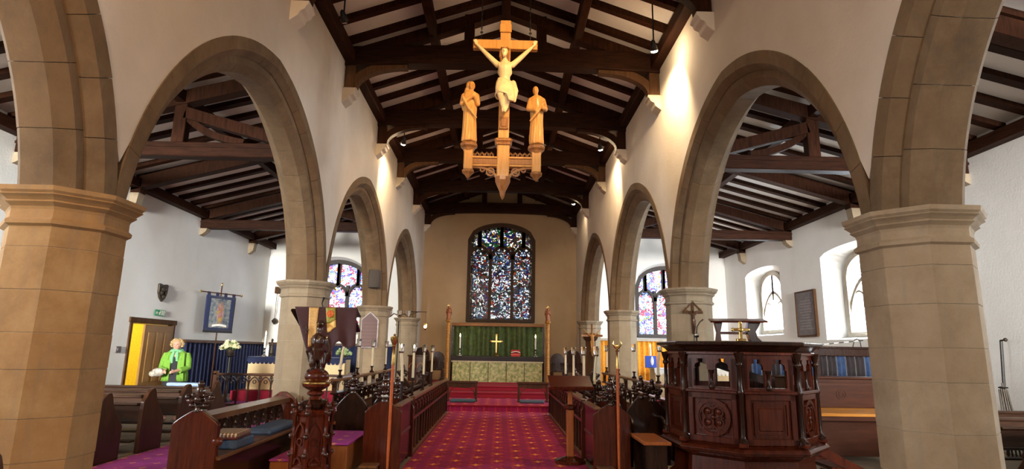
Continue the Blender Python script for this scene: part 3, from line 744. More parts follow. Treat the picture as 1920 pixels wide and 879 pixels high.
desk('d','carved choir desk with open tracery front lining the carpet on the pulpit side',1.24,8.75,14.35,-1)
def front_stall(label,x,s,y0=7.6,y1=8.6):
    t=thing('choir_bench',label,'bench',(x,0,0))
    bench_end(t,y0,.46,.72,.855,M['mahogany'],x=0); bench_end(t,y1,.40,.70,.82,M['mahogany'],x=-s*.02)
    obj('foot_board',MB().box(-.21,.0,y0-.28,y0-.05,.10,.13,.006).box(-.19,-.15,y0-.26,y0-.07,0,.10).box(-.06,-.02,y0-.26,y0-.07,0,.10),M['stallrail'],t)
    obj('seat',MB().box(-.2,.2,y0,y1,.40,.44,.006),M['stalloak'],t)
    obj('back_panel',MB().box(s*.17-.02,s*.17+.02,y0,y1,.05,.78,.006),M['darkoak'],t)
    m=MB().box(s*.17-.05,s*.17+.05,y0,y1,.78,.81,.008); obj('cap_rail',m,M['stallrail'],t)
    tracery_run(t,-s*.16,y0+.03,y1-.03,.52,.76,3,M['darkoak'])
    return t
front_stall('mahogany poppyhead bench end with a tall staff beside it, eagle lectern side',-1.43,1)
front_stall('mahogany poppyhead bench end with a tall staff beside it, pulpit side',1.43,-1)
def rear_stall(label,x,s,y0,y1):
    t=thing('choir_stall',label,'choir stall',(x,0,0))
    bench_end(t,y0,.44,.66,.86,M['darkoak'],x=s*.28); bench_end(t,y1,.40,.66,.86,M['darkoak'],x=s*.25)
    ym=y0+(y1-y0)*.48; bench_end(t,ym,.36,.62,.80,M['darkoak'],x=s*.28)
    obj('seat',MB().box(*sorted((s*.02,s*.46)),y0,y1,.40,.44,.006),M['orangewood'],t)
    obj('back_panel',MB().box(-.02,.02,y0,y1,.06,.60,.005),M['darkoak'],t)
    tracery_run(t,0,y0+.02,y1-.02,.60,.82,12,M['darkoak'])
    obj('ledge',MB().box(-.06,.06,y0,y1,.82,.85,.006),M['darkoak'],t)
    obj('top_rail',MB().box(-.055,.055,y0-.05,y1+.05,1.01,1.05,.008),M['stallrail'],t)
    n=7
    for i in range(n+1):
        y=y0+(y1-y0)*i/n; m=MB().box(-.03,.03,y-.03,y+.03,.84,1.01)
        m.sweep([(y+.03,.93),(y+.07,.99),(y+.16,1.01)],.014,(-.02,.02),'yz'); m.sweep([(y-.03,.93),(y-.07,.99),(y-.16,1.01)],.014,(-.02,.02),'yz')
        obj('bracket_post',m,M['stalloak'],t)
    return t
rear_stall('rear choir stall with candle rail on brackets, eagle lectern side',-2.42,1,8.9,13.6)
rear_stall('rear choir stall with candle rail on brackets, pulpit side',2.42,-1,8.3,13.6)
def mid_stall(label,x,s,y0,y1):
    t=thing('choir_stall',label,'choir stall',(x,0,0))
    bench_end(t,y0,.34,.66,.84,M['darkoak']); bench_end(t,y1,.34,.66,.84,M['darkoak'])
    obj('book_rest',MB().prism([(-s*.14,.66),(s*.12,.76),(s*.12,.79),(-s*.14,.69)],'y',y0,y1),M['darkoak'],t)
    obj('front_panel',MB().box(s*.11-.015,s*.11+.015,y0,y1,.05,.56),M['darkoak'],t)
    tracery_run(t,s*.11,y0+.03,y1-.03,.56,.75,10,M['darkoak'])
    return t
mid_stall('dark carved middle choir desk row, eagle lectern side',-1.74,1,9.3,13.6)
mid_stall('dark carved middle choir desk row, pulpit side',1.74,-1,9.3,13.6)
# low stool bench by the pulpit
t=thing('low_bench','low bench with reddish seat plank at the foot of the pulpit','bench',(1.88,0,0))
obj('seat',MB().box(-.20,.12,6.95,7.70,.46,.50,.008),M['orangewood'],t)
obj('end_panel',MB().prism([(-.16,0),(.08,0),(.08,.46),(-.16,.46)],'y',7.0,7.06),M['darkoak'],t); obj('end_panel',MB().prism([(-.16,0),(.08,0),(.08,.46),(-.16,.46)],'y',7.64,7.70),M['darkoak'],t)
t=thing('choir_chair','dark carved chair with scrolled arms between the pulpit and the choir stall','chair',(1.95,7.98,0))
obj('back',MB().prism(end_poly(.42,.70,.92),'y',.14,.19),M['darkoak'],t,bev=.006); put('poppyhead',POP,t,(0,.165,.9))
obj('seat',MB().box(-.2,.2,-.2,.16,.42,.46,.006),M['darkoak'],t)
for s_ in (-1,1):
    for yy in (-.18,.14): obj('leg',MB().lathe([(.02,0),(.03,.05),(.018,.12),(.028,.3),(.02,.42)],(s_*.18,yy,0),8),M['darkoak'],t,smooth=True)
    obj('arm',MB().tube([(s_*.2,.15,.66),(s_*.21,0,.67),(s_*.21,-.16,.64),(s_*.21,-.2,.60),(s_*.2,-.17,.46)],.022,6),M['darkoak'],t,smooth=True)

# ------------------------------------------------------------------ candle standards on the rails
def candle(x,y,z,label,group,lit=False,hh=.37,stem=.10,lean=0):
    t=thing('candle_stand',label,'candle',(x,y,z),0,group)
    obj('socket',MB().lathe([(.045,0),(.045,.02),(.02,.04),(.018,stem),(.032,stem+.01),(.032,stem+.03)],n=8),M['darkoak'],t,smooth=True)
    m=MB().tube([(lean*(k/4)**2,0,stem+.02+hh*k/4) for k in range(5)],[.020,.020,.019,.019,.018],10); obj('candle',m,M['wax'],t,smooth=True)
    zt=stem+.02+hh; m=MB().lathe([(.012,zt-.01),(.035,zt+.0),(.040,zt+.015),(.028,zt+.02)],(lean,0,0),10); obj('drip_ring',m,M['silver'],t,smooth=True)
    g=MB(); n=12; pr=[(.030,zt+.015),(.040,zt+.05),(.043,zt+.13),(.041,zt+.135),(.041,zt+.13),(.038,zt+.05),(.028,zt+.018)]
    g.lathe(pr[:4],(lean,0,0),n); obj('glass_shade',g,M['glass'],t,smooth=True)
    m=MB().lathe([(.012,zt+.015),(.012,zt+.07)],(lean,0,0),8); obj('stub',m,M['candlewhite'],t,smooth=True)
    if lit: obj('flame',MB().lathe([(.002,zt+.07),(.010,zt+.085),(.006,zt+.11),(.001,zt+.125)],(lean,0,0),8),M['flame'],t,smooth=True)
    return t
ORD=['nearest the nave','second from the nave','third from the nave','nearest the altar']
for s_,nm in ((-1,'eagle lectern side'),(1,'pulpit side')):
    for k,y in enumerate((9.15,10.25,11.4,12.75) if s_<0 else (9.0,10.6,12.0,13.3)):
        candle(s_*2.42,y,1.052,'candle on the rear stall rail, %s, %s'%(nm,ORD[k]),'candles on the rear stall rails',False,.36,.09,(.03 if (k==0) else 0))
    for k,y in enumerate((8.45,9.5,10.8,12.1)):
        candle(s_*1.36,y,.765,'candle above the front choir desk, %s, %s'%(nm,ORD[k]),'candles on the front choir desks',s_<0 and k in(0,1),.40,.26,(-.03 if k==0 else 0)*-s_)
# ------------------------------------------------------------------ churchwarden staffs
def staff(x,y,label,top):
    t=thing('churchwarden_staff',label,'staff',(x,y,0))
    obj('shaft',MB().lathe([(.013,0),(.019,.3),(.019,1.30)],n=10),plain('red_varnished_staff_wood',(.50,.12,.03),.3,0,0,20,.15),t,smooth=True)
    if top=='crown': pr=[(.022,1.30),(.024,1.33),(.02,1.42),(.018,1.52),(.026,1.53),(.02,1.545),(.028,1.56),(.045,1.60),(.05,1.64),(.03,1.65),(.012,1.655),(.016,1.67),(.004,1.685)]
    else: pr=[(.022,1.30),(.022,1.34),(.015,1.42),(.014,1.5),(.024,1.52),(.012,1.54)]
    obj('finial',MB().lathe(pr,n=12),M['brass'],t,smooth=True)
    if top!='crown':
        m=MB()
        for a in (-.5,.5): m.tube([(0,0,1.54),(a*.06,0,1.57),(a*.11,0,1.61),(a*.08,0,1.65)],[.010,.014,.012,.005],6)
        m.ell((0,0,1.58),(.02,.012,.03)); obj('mitre',m,M['brass'],t,smooth=True)
    return t
staff(-1.33,7.50,'red wooden staff with gilt crown top standing at the eagle lectern side','crown')
staff(1.50,7.50,'red wooden staff with small gilt mitre top standing at the pulpit side','mitre')
# ------------------------------------------------------------------ lectern stand on the carpet
t=thing('reading_stand','dark red wooden reading stand with sloping top beside the carpet','lectern',(1.0,8.35,.014))
obj('base',MB().lathe([(.22,0),(.22,.04),(.15,.06),(.06,.09)],n=8,ph=PI/8),M['mahogany'],t)
obj('post',MB().box(-.05,.05,-.05,.05,.08,.74,.012),M['orangewood'],t); obj('collar',MB().lathe([(.075,.70),(.085,.72),(.085,.75),(.06,.77)],n=8,ph=PI/8),M['mahogany'],t)
obj('upper_post',MB().box(-.032,.032,-.032,.032,.76,1.02,.008),M['orangewood'],t)
obj('desk_top',MB().prism([(-.21,.98),(.20,1.125),(.20,1.15),(-.22,1.005),(-.235,1.03),(-.25,1.02),(-.235,.975)],'x',-.30,.30),M['mahogany'],t,bev=.006)
obj('underframe',MB().prism([(-.17,.97),(.16,1.08),(.16,.98),(0,.94)],'x',-.14,.14),M['mahogany'],t)

# ------------------------------------------------------------------ left foreground choir bench with open back
t=thing('poppyhead_bench','dark poppyhead bench carrying a blue cushion and woven kneeler, beside aisle carpet','bench',(-3.00,0,0))
bench_end(t,6.15,.46,.72,.86,M['mahogany'],x=-.02); bench_end(t,8.85,.40,.72,.86,M['mahogany'],x=-.14,poppy=False)
obj('seat',MB().box(-.10,.24,6.15,8.85,.38,.42,.008),M['stallrail'],t); obj('front_board',MB().box(.18,.20,6.2,8.8,.02,.38),M['darkoak'],t)
obj('top_rail',MB().prism([(-.18,.74),(-.02,.72),(-.02,.78),(-.18,.80)],'y',6.2,8.8),M['stallrail'],t)
obj('elbow',MB().ell((.20,6.15,.56),(.06,.045,.05)).ell((.15,6.15,.60),(.05,.035,.04)),M['mahogany'],t,smooth=True)
tracery_run(t,-.10,6.25,8.75,.46,.73,9,M['darkoak']); obj('lower_back',MB().box(-.12,-.09,6.2,8.8,.05,.46),M['darkoak'],t)
c=obj('box_cushion',MB().box(-.17,.17,-.24,.24,0,.10,.02),M['bluelight'],loc=(-2.93,6.75,.42)); tag(c,'blue boxed cushion at the near end of the poppyhead bench, under a woven kneeler','cushion')
t=thing('kneeler','checked woven kneeler lying on the blue boxed cushion','kneeler',(-2.93,6.72,.521),.08)
obj('pad',MB().box(-.16,.16,-.22,.22,.012,.07,.02),M['needle'],t); obj('side_band',MB().box(-.155,.155,-.215,.215,0,.05,.01),plain('maroon_band',(.14,.03,.03),.8),t)
c=obj('cushion',MB().box(-.15,.15,-.5,.5,0,.085,.03),M['bluelight'],loc=(-2.95,8.05,.42)); tag(c,'long flat blue cushion at the far end of the poppyhead bench','cushion')

# ------------------------------------------------------------------ lectern steps
t=thing('lectern_steps','orange wooden lectern platform topped with purple carpet','platform',(-2.10,7.75,0))
obj('upper_box',MB().box(-.22,.32,-.45,.65,0,.36,.008),M['orangewood'],t); obj('upper_carpet',MB().box(-.235,.335,-.465,.66,.362,.385,.008),M['carpet2'],t)
obj('lower_box',MB().box(-.58,-.225,-.45,.55,0,.17,.008),M['orangewood'],t); obj('lower_carpet',MB().box(-.59,-.225,-.465,.56,.172,.195,.008),M['carpet2'],t)

# ------------------------------------------------------------------ eagle lectern
EX,EYY=-1.92,6.35
t=thing('eagle_lectern','carved dark wooden eagle lectern with purple fall draped over its desk','lectern',(EX,EYY,0),0)
H=lambda L:L
obj('foot',MB().lathe([(.42,0),(.42,.06),(.36,.09),(.36,.14),(.29,.18),(.27,.24)],n=6,ph=PI/6),M['mahogany'],t)
obj('shaft',MB().lathe([(.20,.22),(.20,.30),(.165,.34),(.158,.66),(.158,.80),(.18,.83),(.10,.88),(.07,.90)],n=6,ph=PI/6),M['mahogany'],t,bev=.008)
M['gloss2']=M['gloss']
for k in range(6):
    a=PI/3*k+PI/6; cx,cy=.185*math.cos(a),.185*math.sin(a)
    m=MB().lathe([(.028,.20),(.028,.40),(.034,.42),(.034,.45),(.022,.47),(.022,.58),(.034,.60),(.034,.63),(.022,.65),(.020,.80),(.034,.82),(.036,.86),(.02,.89),(.028,.915),(.012,.94),(.003,.99)],(cx,cy,0),6)
    b=obj('buttress',m,M['mahogany'],t,smooth=True)
    for z in (.435,.615,.84,.91): put('knob',bpy.data.meshes.get('knobm') or MB().ell((0,0,0),.026,8,6).mesh('knobm',M['gloss'],'all'),b,(cx*1.14,cy*1.14,z))
    a2=PI/3*k; m=MB(); R_=.145
    m.M=Matrix.Rotation(a2+PI/2,4,'Z'); 
    m.sweep(gothic(-.06,.06,.62,.12,5),.010,(-R_-.025,-R_+.0),'xz'); m.sweep([(-.06,.36),(-.06,.62)],.008,(-R_-.02,-R_),'xz'); m.sweep([(.06,.36),(.06,.62)],.008,(-R_-.02,-R_),'xz')
    m.sweep(arcpts(0,.56,.035,0,2*PI,8),.008,(-R_-.02,-R_),'xz'); m.sweep(gothic(-.05,.05,.34,.07,4),.010,(-R_-.03,-R_),'xz')
    obj('panel_tracery',m,M['mahogany'],t)
obj('gallery',MB().lathe([(.10,.86),(.14,.90),(.15,.93),(.13,.95),(.08,.97)],n=12),M['darkoak'],t,smooth=True)
obj('stem',MB().lathe([(.06,.93),(.075,.97),(.055,1.0),(.085,1.02),(.085,1.04),(.06,1.055),(.10,1.075),(.135,1.10),(.14,1.125)],n=16),M['mahogany'],t,smooth=True)
obj('gilt_ring',MB().lathe([(.136,1.12),(.145,1.13),(.145,1.142),(.130,1.15)],n=20),M['brass'],t,smooth=True)
obj('orb',MB().ell((0,0,1.20),(.125,.125,.085),16,10),M['mahogany'],t,smooth=True)
# the eagle itself: body, breast, head, legs, folded wings with feather ridges, tail
m=MB(); m.ell((0,0,1.50),(.095,.085,.15)); m.ell((0,-.03,1.56),(.085,.07,.10)); m.ell((.005,-.01,1.68),(.055,.055,.08)); m.ell((.01,-.03,1.745),(.045,.055,.042))
m.tube([(.01,-.07,1.75),(.012,-.105,1.745),(.012,-.12,1.725)],[.022,.014,.004],8)
for s_ in (-1,1):
    limb(m,[(s_*.05,0,1.42),(s_*.055,-.02,1.33),(s_*.05,0,1.27)],[.05,.035,.025],8)
    for k in (-1,0,1): limb(m,[(s_*.05,0,1.27),(s_*.05+k*.03,-.06,1.262),(s_*.05+k*.035,-.085,1.245)],[.02,.014,.007],6)
    m.ell((s_*.085,.02,1.56),(.045,.07,.13)); m.ell((s_*.095,.035,1.46),(.035,.055,.13))
    for k in range(5): m.tube([(s_*(.09+.006*k),-.03+.02*k,1.60-.015*k),(s_*(.12-.004*k),-.02+.02*k,1.46-.02*k),(s_*.095,.0+.02*k,1.36-.01*k)],[.014,.018,.006],6)
m.ell((0,.06,1.38),(.06,.035,.13)); 
e=put('eagle',fused(m,.009,M['gloss'],'eagle',2),t)
m=MB(); 
for s_ in (-1,1): m.ell((.01+s_*.036,-.055,1.757),.008)
obj('eye',m,M['black'],e,smooth=True)
# desk board tipped towards the reader, cloth hanging over its near side
obj('book_board',MB().prism([(-.02,1.885),(-.0,1.905),(.42,1.70),(.41,1.68)],'x',-.33,.33),M['darkoak'],t)
def fall(u,v,off=0):
    bot=.40+.04*math.sin(u*7+.4)+.03*math.sin(u*17)+.10*max(0,1-abs(u-.55)*6); x=-.285+.665*u+.13*v*(1-u)**1.5+.02*v
    return (x, -.03-.020*math.sin(u*21)*v-.02*v-off, 1.925-bot*v-.005*math.sin(u*4))
fl=obj('purple_fall',MB().sheet(lambda u,v:fall(u,v),44,14),M['purple'],t,smooth=True,thick=.006)
obj('fall_top',MB().sheet(lambda u,v:(-.285+.665*u,-.03+.22*v,1.925-.09*v),10,6),M['purple'],t,smooth=True,thick=.006)
obj('gold_band',MB().sheet(lambda u,v:fall(.235+.155*u-.13*v,v*.90,.008),6,14),plain('gold_silk_band',(.66,.42,.14),.5,0,.15,60,.2),fl,smooth=True,thick=.004)
obj('olive_band',MB().sheet(lambda u,v:fall(.50+.155*u,v*.36,.008),5,8),M['olive'],fl,smooth=True,thick=.004)
obj('gold_fringe',MB().sheet(lambda u,v:fall(.50+.155*u,.36+v*.20,.008),5,5),M['gold'],fl,smooth=True,thick=.004)
m=MB()
for k in range(8): m.ell((.105+.028*math.cos(k*PI/4),-.058,1.855+.028*math.sin(k*PI/4)),(.014,.006,.014),6,5)
m.ell((.105,-.060,1.855),(.018,.008,.018)); obj('embroidered_flower',m,M['redflower'],fl,smooth=True)
obj('cross_mark',MB().sweep([(-.135,1.64),(-.135,1.72)],.006,(-.070,-.060)).sweep([(-.165,1.685),(-.105,1.685)],.006,(-.070,-.060)),M['stalloak'],fl)
obj('microphone',MB().tube([(0,.05,1.90),(-.02,.04,1.97),(.01,0,2.03)],[.006,.006,.012],6),M['black'],t,smooth=True)

# ------------------------------------------------------------------ pulpit
PX,PY=2.96,7.32; PR=.82
t=thing('pulpit','octagonal carved mahogany pulpit with colonnettes and open trefoil arches','pulpit',(PX,PY,0))
aC=math.atan2(-PY,-PX)+.02          # direction of the corner that points at the nave door
def cor(k,R): a=aC+k*PI/4; return (R*math.cos(a),R*math.sin(a))
def octo(prof,mat,name,n=8,par=t,bev=0): return obj(name,MB().lathe(prof,n=8,ph=aC),mat,par,bev=bev)
octo([(.86,0),(.86,.10),(.80,.14),(.78,.36),(.84,.40),(.86,.42)],M['mahogany'],'plinth')
octo([(.86,.42),(.93,.435),(.955,.47),(.93,.50),(.86,.52),(.84,.535),(.5,.535)],M['mahogany'],'base_moulding',bev=.004)
ZB,ZM,ZT=.535,1.075,1.50
def facet(k,z0,z1,th=.03,inset=0):
    a=Vector(cor(k,PR)+(0,)); b=Vector(cor(k+1,PR)+(0,)); d=(b-a); w=d.length; d.normalize(); n=Vector((d.y,-d.x,0)); 
    c=(a+b)/2
    if n.dot(c)<0: n=-n
    M4=Matrix(((d.x,-n.x,0,c.x),(d.y,-n.y,0,c.y),(0,0,1,0),(0,0,0,1))); return M4,w
trip=[]
for k in range(8):
    M4,w=facet(k,ZB,ZT); h=w/2-.03
    if k in (3,): continue        # opening for the stair
    # lower panel
    m=MB(); m.M=M4; m.box(-h,h,-.012,.02,ZB,ZM); lp=obj('lower_panel',m,M['mahogany'],t)
    m=MB(); m.M=M4; m.box(-h,-h+.06,-.045,-.01,ZB,ZM,.006); m.box(h-.06,h,-.045,-.01,ZB,ZM,.006); m.box(-h,h,-.045,-.01,ZB,ZB+.07,.006); m.box(-h,h,-.045,-.01,ZM-.07,ZM,.006); obj('panel_frame',m,M['mahogany'],lp)
    zc=(ZB+ZM)/2
    m=MB(); m.M=M4
    if k in (7,5,1):
        m.sweep(arcpts(0,zc,.185,0,2*PI,28),.020,(-.045,-.010)); m.sweep(arcpts(0,zc,.155,0,2*PI,28),.007,(-.035,-.010))
        for q in range(4):
            a=q*PI/2+PI/4; m.sweep(arcpts(.080*math.cos(a),zc+.080*math.sin(a),.062,a-2.3,a+2.3,12),.010,(-.038,-.010))
            m.ell((.085*math.cos(a),-.02,zc+.085*math.sin(a)),(.035,.014,.035),8,5); m.ell((.165*math.cos(a),-.03,zc+.165*math.sin(a)),(.014,.012,.014),6,5)
            m.sweep([(0,zc),(.13*math.cos(a+PI/4),zc+.13*math.sin(a+PI/4))],.010,(-.036,-.010))
            m.ell((.20*math.cos(a),-.03,zc+.20*math.sin(a)),(.02,.012,.02),6,5)
        m.ell((0,-.03,zc),(.028,.02,.028)); obj('carved_roundel',m,M['mahogany'],lp,smooth=True)
    else:
        for e,d_ in ((.10,-.035),(.125,-.022)):
            for A,B in (((-h+e,ZB+e),(h-e,ZB+e)),((h-e,ZB+e),(h-e,ZM-e)),((h-e,ZM-e),(-h+e,ZM-e)),((-h+e,ZM-e),(-h+e,ZB+e))): m.sweep([A,B],.009,(d_,-.010))
        m.box(-h+.15,h-.15,-.026,-.008,ZB+.15,ZM-.15,.008); obj('raised_panel',m,M['mahogany'],lp)
    m=MB(); m.M=M4; m.box(-h-.02,h+.02,-.07,.02,ZM-.005,ZM+.035,.01); obj('string_course',m,M['mahogany'],t)
    # upper stage: solid spandrels around two trefoil headed openings
    m=MB(); m.M=M4; z0=ZM+.065; zs=z0+.185
    def opening_profile(c0):
        L=[]; hw=.088
        L+=[(c0-hw,z0),(c0-hw,zs)]
        for q in arcpts(c0-.030,zs+.035,.045,PI*1.15,PI*.45,5): L.append(q)
        for q in arcpts(c0,zs+.095,.043,PI*1.05,-.05*PI,8): L.append(q)
        for q in arcpts(c0+.030,zs+.035,.045,PI*.55,-PI*.15,5): L.append(q)
        L+=[(c0+hw,zs),(c0+hw,z0)]; return L
    for c0,sa,sb in ((-.125,-h,0),(.125,0,h)):
        O=opening_profile(c0); zt=ZT
        # fan the frame between the opening outline and the outer rectangle
        def outer(p):
            x,z=p; dx=(x-c0); dz=z-(z0+.12); 
            ex=(sb-c0) if dx>0 else (c0-sa); ez=(zt-(z0+.12)) if dz>0 else .20
            s_=min(ex/abs(dx) if abs(dx)>1e-6 else 1e9, ez/abs(dz) if abs(dz)>1e-6 else 1e9); return (c0+dx*s_,z0+.12+dz*s_)
        loop=O+[(c0+.04,z0),(c0-.04,z0)]
        Q=[outer(p) for p in loop]; n=len(loop)
        vs=[(p[0],-.02,p[1]) for p in loop]+[(q[0],-.02,max(q[1],ZM)) for q in Q]+[(p[0],.02,p[1]) for p in loop]+[(q[0],.02,max(q[1],ZM)) for q in Q]
        fs=[]
        for i in range(n):
            j=(i+1)%n; fs+=[(i,j,n+j,n+i),(2*n+i,3*n+i,3*n+j,2*n+j),(i,2*n+i,2*n+j,j)]
        m.add(vs,fs)
    m.box(-h,-h+.05,-.02,.02,ZM,ZT); m.box(h-.05,h,-.02,.02,ZM,ZT); m.box(-h,h,-.022,.022,ZT-.05,ZT); m.box(-h,h,-.022,.022,ZM,z0-.02)
    up=obj('upper_arcade',m,M['mahogany'],t)
    m=MB(); m.M=M4; m.lathe([(.022,ZM+.03),(.030,ZM+.05),(.030,ZM+.08),(.016,ZM+.10),(.014,ZM+.20),(.028,ZM+.225),(.034,ZM+.25)],(0,-.025,0),10); obj('colonnette',m,M['darkoak'],up,smooth=True)
    # coved cornice
    m=MB(); m.M=M4; obj('frieze',m.box(-h-.03,h+.03,-.05,.03,ZT-.005,ZT+.03,.006),M['mahogany'],t)
octo([(PR-.03,ZT+.02),(PR+.02,ZT+.03),(PR+.05,ZT+.06),(PR+.10,ZT+.09),(PR+.145,ZT+.105),(PR+.15,ZT+.135),(PR+.12,ZT+.145),(PR-.10,ZT+.145),(PR-.10,ZT+.02)],M['darkoak'],'cornice',bev=.004)
octo([(PR-.05,.50),(PR-.05,.54),(.1,.54)],M['darkoak'],'pulpit_floor')
COLP=[(.050,ZB),(.055,ZB+.02),(.055,ZB+.05),(.032,ZB+.07),(.026,ZB+.10),(.024,ZM-.02),(.034,ZM),(.034,ZM+.03),(.024,ZM+.05),(.022,ZT-.14),(.036,ZT-.12),(.036,ZT-.10),(.024,ZT-.08),(.045,ZT-.02),(.055,ZT+.02)]
cm=MB().lathe(COLP,n=12).mesh('corner_column',M['darkoak'],True)
for k in range(8):
    c=cor(k,PR+.045); o=put('corner_colonnette',cm,t,(c[0],c[1],0))
    c2=cor(k,PR+.07); m=MB().box(-.05,.05,-.05,.05,0,.05,.012); m2=obj('colonnette_plinth',m,M['mahogany'],t,(c2[0]*.985,c2[1]*.985,ZB-.02),(0,0,aC+k*PI/4))
# stair pieces seen through and beside it
t2=t
for k in range(4): obj('step',MB().box(.72+.22*k,.95+.22*k,.15,.85,.42-.13*k-.04,.42-.13*k,.006),M['mahogany'],t2)
obj('stringer',MB().prism([(.6,.50),(1.62,-.0),(1.62,.12),(.6,.62)],'y',.12,.15),M['mahogany'],t2)
obj('stair_handrail',MB().prism([(-.48,1.46),(.62,1.10),(.62,1.20),(-.48,1.56)],'y',.52,.57),M['darkoak'],t2)

# book desk on the pulpit
ZD=ZT+.147
t=thing('book_desk','small dark wooden book desk standing on the pulpit rim','book desk',(PX+.02,PY-.02,ZD),-.28)
obj('top',MB().prism([(-.20,.235),(.18,.285),(.18,.305),(-.21,.255)],'x',-.33,.33),M['mahogany'],t,bev=.005)
obj('side_bracket',MB().prism([(.14,0),(.28,0),(.22,.06),(.20,.13),(.24,.20),(.27,.26),(.12,.26),(.10,.12)],'y',-.10,.12),M['darkoak'],t,bev=.005)
obj('side_bracket',MB().prism([(-.27,.0),(-.20,.0),(-.21,.12),(-.18,.25),(-.28,.25),(-.25,.12)],'y',-.08,.10),M['mahogany'],t,bev=.005)
obj('rail',MB().box(-.24,.2,-.02,.02,.10,.13),M['mahogany'],t)
t=thing('brass_cross','polished brass cross fixed on the pulpit rim in front of the desk','cross',(PX-.19,PY-.62,ZD),-.1)
obj('upright',MB().box(-.018,.018,-.01,.01,0,.21,.004),M['brass'],t); obj('arms',MB().box(-.085,.085,-.011,.011,.115,.15,.004),M['brass'],t)
obj('boss',MB().ell((0,-.012,.132),(.028,.008,.028)),M['brass'],t,smooth=True)
m=MB()
for p in ((0,0,.21),(-.085,0,.132),(.085,0,.132)): m.ell(p,(.022,.011,.022))
obj('terminal',m,M['brass'],t,smooth=True); obj('foot',MB().box(-.05,.05,-.03,.03,0,.03,.006),M['brass'],t)
t=thing('microphone','black gooseneck microphone with pale clip on the pulpit rim','microphone',(PX-.54,PY-.14,ZD))
obj('neck',MB().tube([(0,0,.0),(-.0,0,.10),(.01,0,.18),(.05,0,.24),(.09,0,.27)],[.008,.008,.007,.007,.010],6),M['black'],t,smooth=True)
obj('clip',MB().lathe([(.022,.05),(.03,.06),(.03,.085),(.02,.095)],n=10),M['silver'],t,smooth=True); obj('pin',MB().tube([(-.03,0,0),(-.03,0,.21)],.005,5),M['iron'],t)

# ------------------------------------------------------------------ piano and curtain screen behind the pulpit
t=thing('upright_piano','brown upright piano with raised golden fall behind the near pillar','piano',(5.0,8.75,0))
obj('case',MB().box(-.72,.72,-.0,.42,.08,1.17,.01),M['pianowood'],t); obj('lid',MB().box(-.75,.75,-.03,.45,1.17,1.20,.008),M['pianowood'],t)
obj('front_panel',MB().box(-.66,.66,-.022,.0,.76,1.12,.006),M['pianowood'],t); obj('carved_rosette',MB().sweep(arcpts(.05,.95,.07,0,2*PI,12),.010,(-.030,-.020)).sweep(arcpts(.05,.95,.035,0,2*PI,10),.008,(-.030,-.020)),M['pianowood'],t)
obj('panel_moulding',MB().sweep([(-.6,.80),(.6,.80),(.6,1.08),(-.6,1.08),(-.6,.80)],.010,(-.034,-.02)),M['pianowood'],t)
obj('key_bed',MB().box(-.72,.72,-.30,.0,.60,.66,.008),M['pianowood'],t); obj('keyboard_fall',MB().prism([(-.26,.66),(-.27,.70),(-.08,.74),(0,.76),(0,.66)],'x',-.68,.68),M['pianolid'],t,bev=.006)
obj('cheek',MB().prism([(-.32,.58),(-.32,.70),(-.25,.75),(-.10,.78),(0,.86),(0,.58)],'x',-.72,-.67),M['pianowood'],t,bev=.006); obj('cheek',MB().prism([(-.32,.58),(-.32,.70),(-.25,.75),(-.10,.78),(0,.86),(0,.58)],'x',.67,.72),M['pianowood'],t,bev=.006)
for s_ in (-1,1): obj('leg',MB().lathe([(.03,0),(.04,.05),(.025,.1),(.045,.35),(.03,.5),(.05,.58)],(s_*.68,-.26,0),10),M['pianowood'],t,smooth=True)
obj('bottom_board',MB().box(-.66,.66,-.01,.0,.12,.58),M['pianowood'],t)
t=thing('curtain_screen','dark wooden screen with blue and black curtains in its top frieze','screen',(0,10.0,0))
obj('top_rail',MB().box(4.05,6.75,-.04,.04,1.50,1.64,.01),M['darkoak'],t); obj('cornice',MB().box(4.0,6.8,-.07,.07,1.62,1.66,.01),M['darkoak'],t)
obj('lower_panelling',MB().box(4.05,6.75,-.03,.03,0,1.16,.006),M['darkoak'],t)
for X in (4.08,5.4,6.72): obj('post',MB().box(X-.05,X+.05,-.05,.05,0,1.62,.01),M['darkoak'],t)
cb=plain('faded_blue_curtain',(.02,.045,.11),.8,0,.2,12,.3); cbk=plain('brown_black_curtain',(.018,.012,.014),.8)
for i in range(16):
    a=4.14+.1615*i; obj('curtain',MB().sheet(lambda u,v:(a+.158*u,.022*math.sin(u*13),1.16+.34*v),12,3),cb if i%3==1 else cbk,t,smooth=True,thick=.004)
# striped rod and stand lying over the screen
t=thing('striped_rod','thin black and white striped rod on a small wire stand above the screen','rod',(0,9.9,0))
for i in range(11): obj('band',MB().tube([(5.25+.085*i,0,1.665+.0095*i),(5.335+.085*i,0,1.6745+.0095*i)],.008,6),M['white'] if i%2 else M['black'],t)
obj('wire_stand',MB().tube([(6.0,0,1.66),(6.03,0,1.76),(6.08,0,1.80),(6.13,0,1.76),(6.14,0,1.66)],.007,6),M['iron'],t)
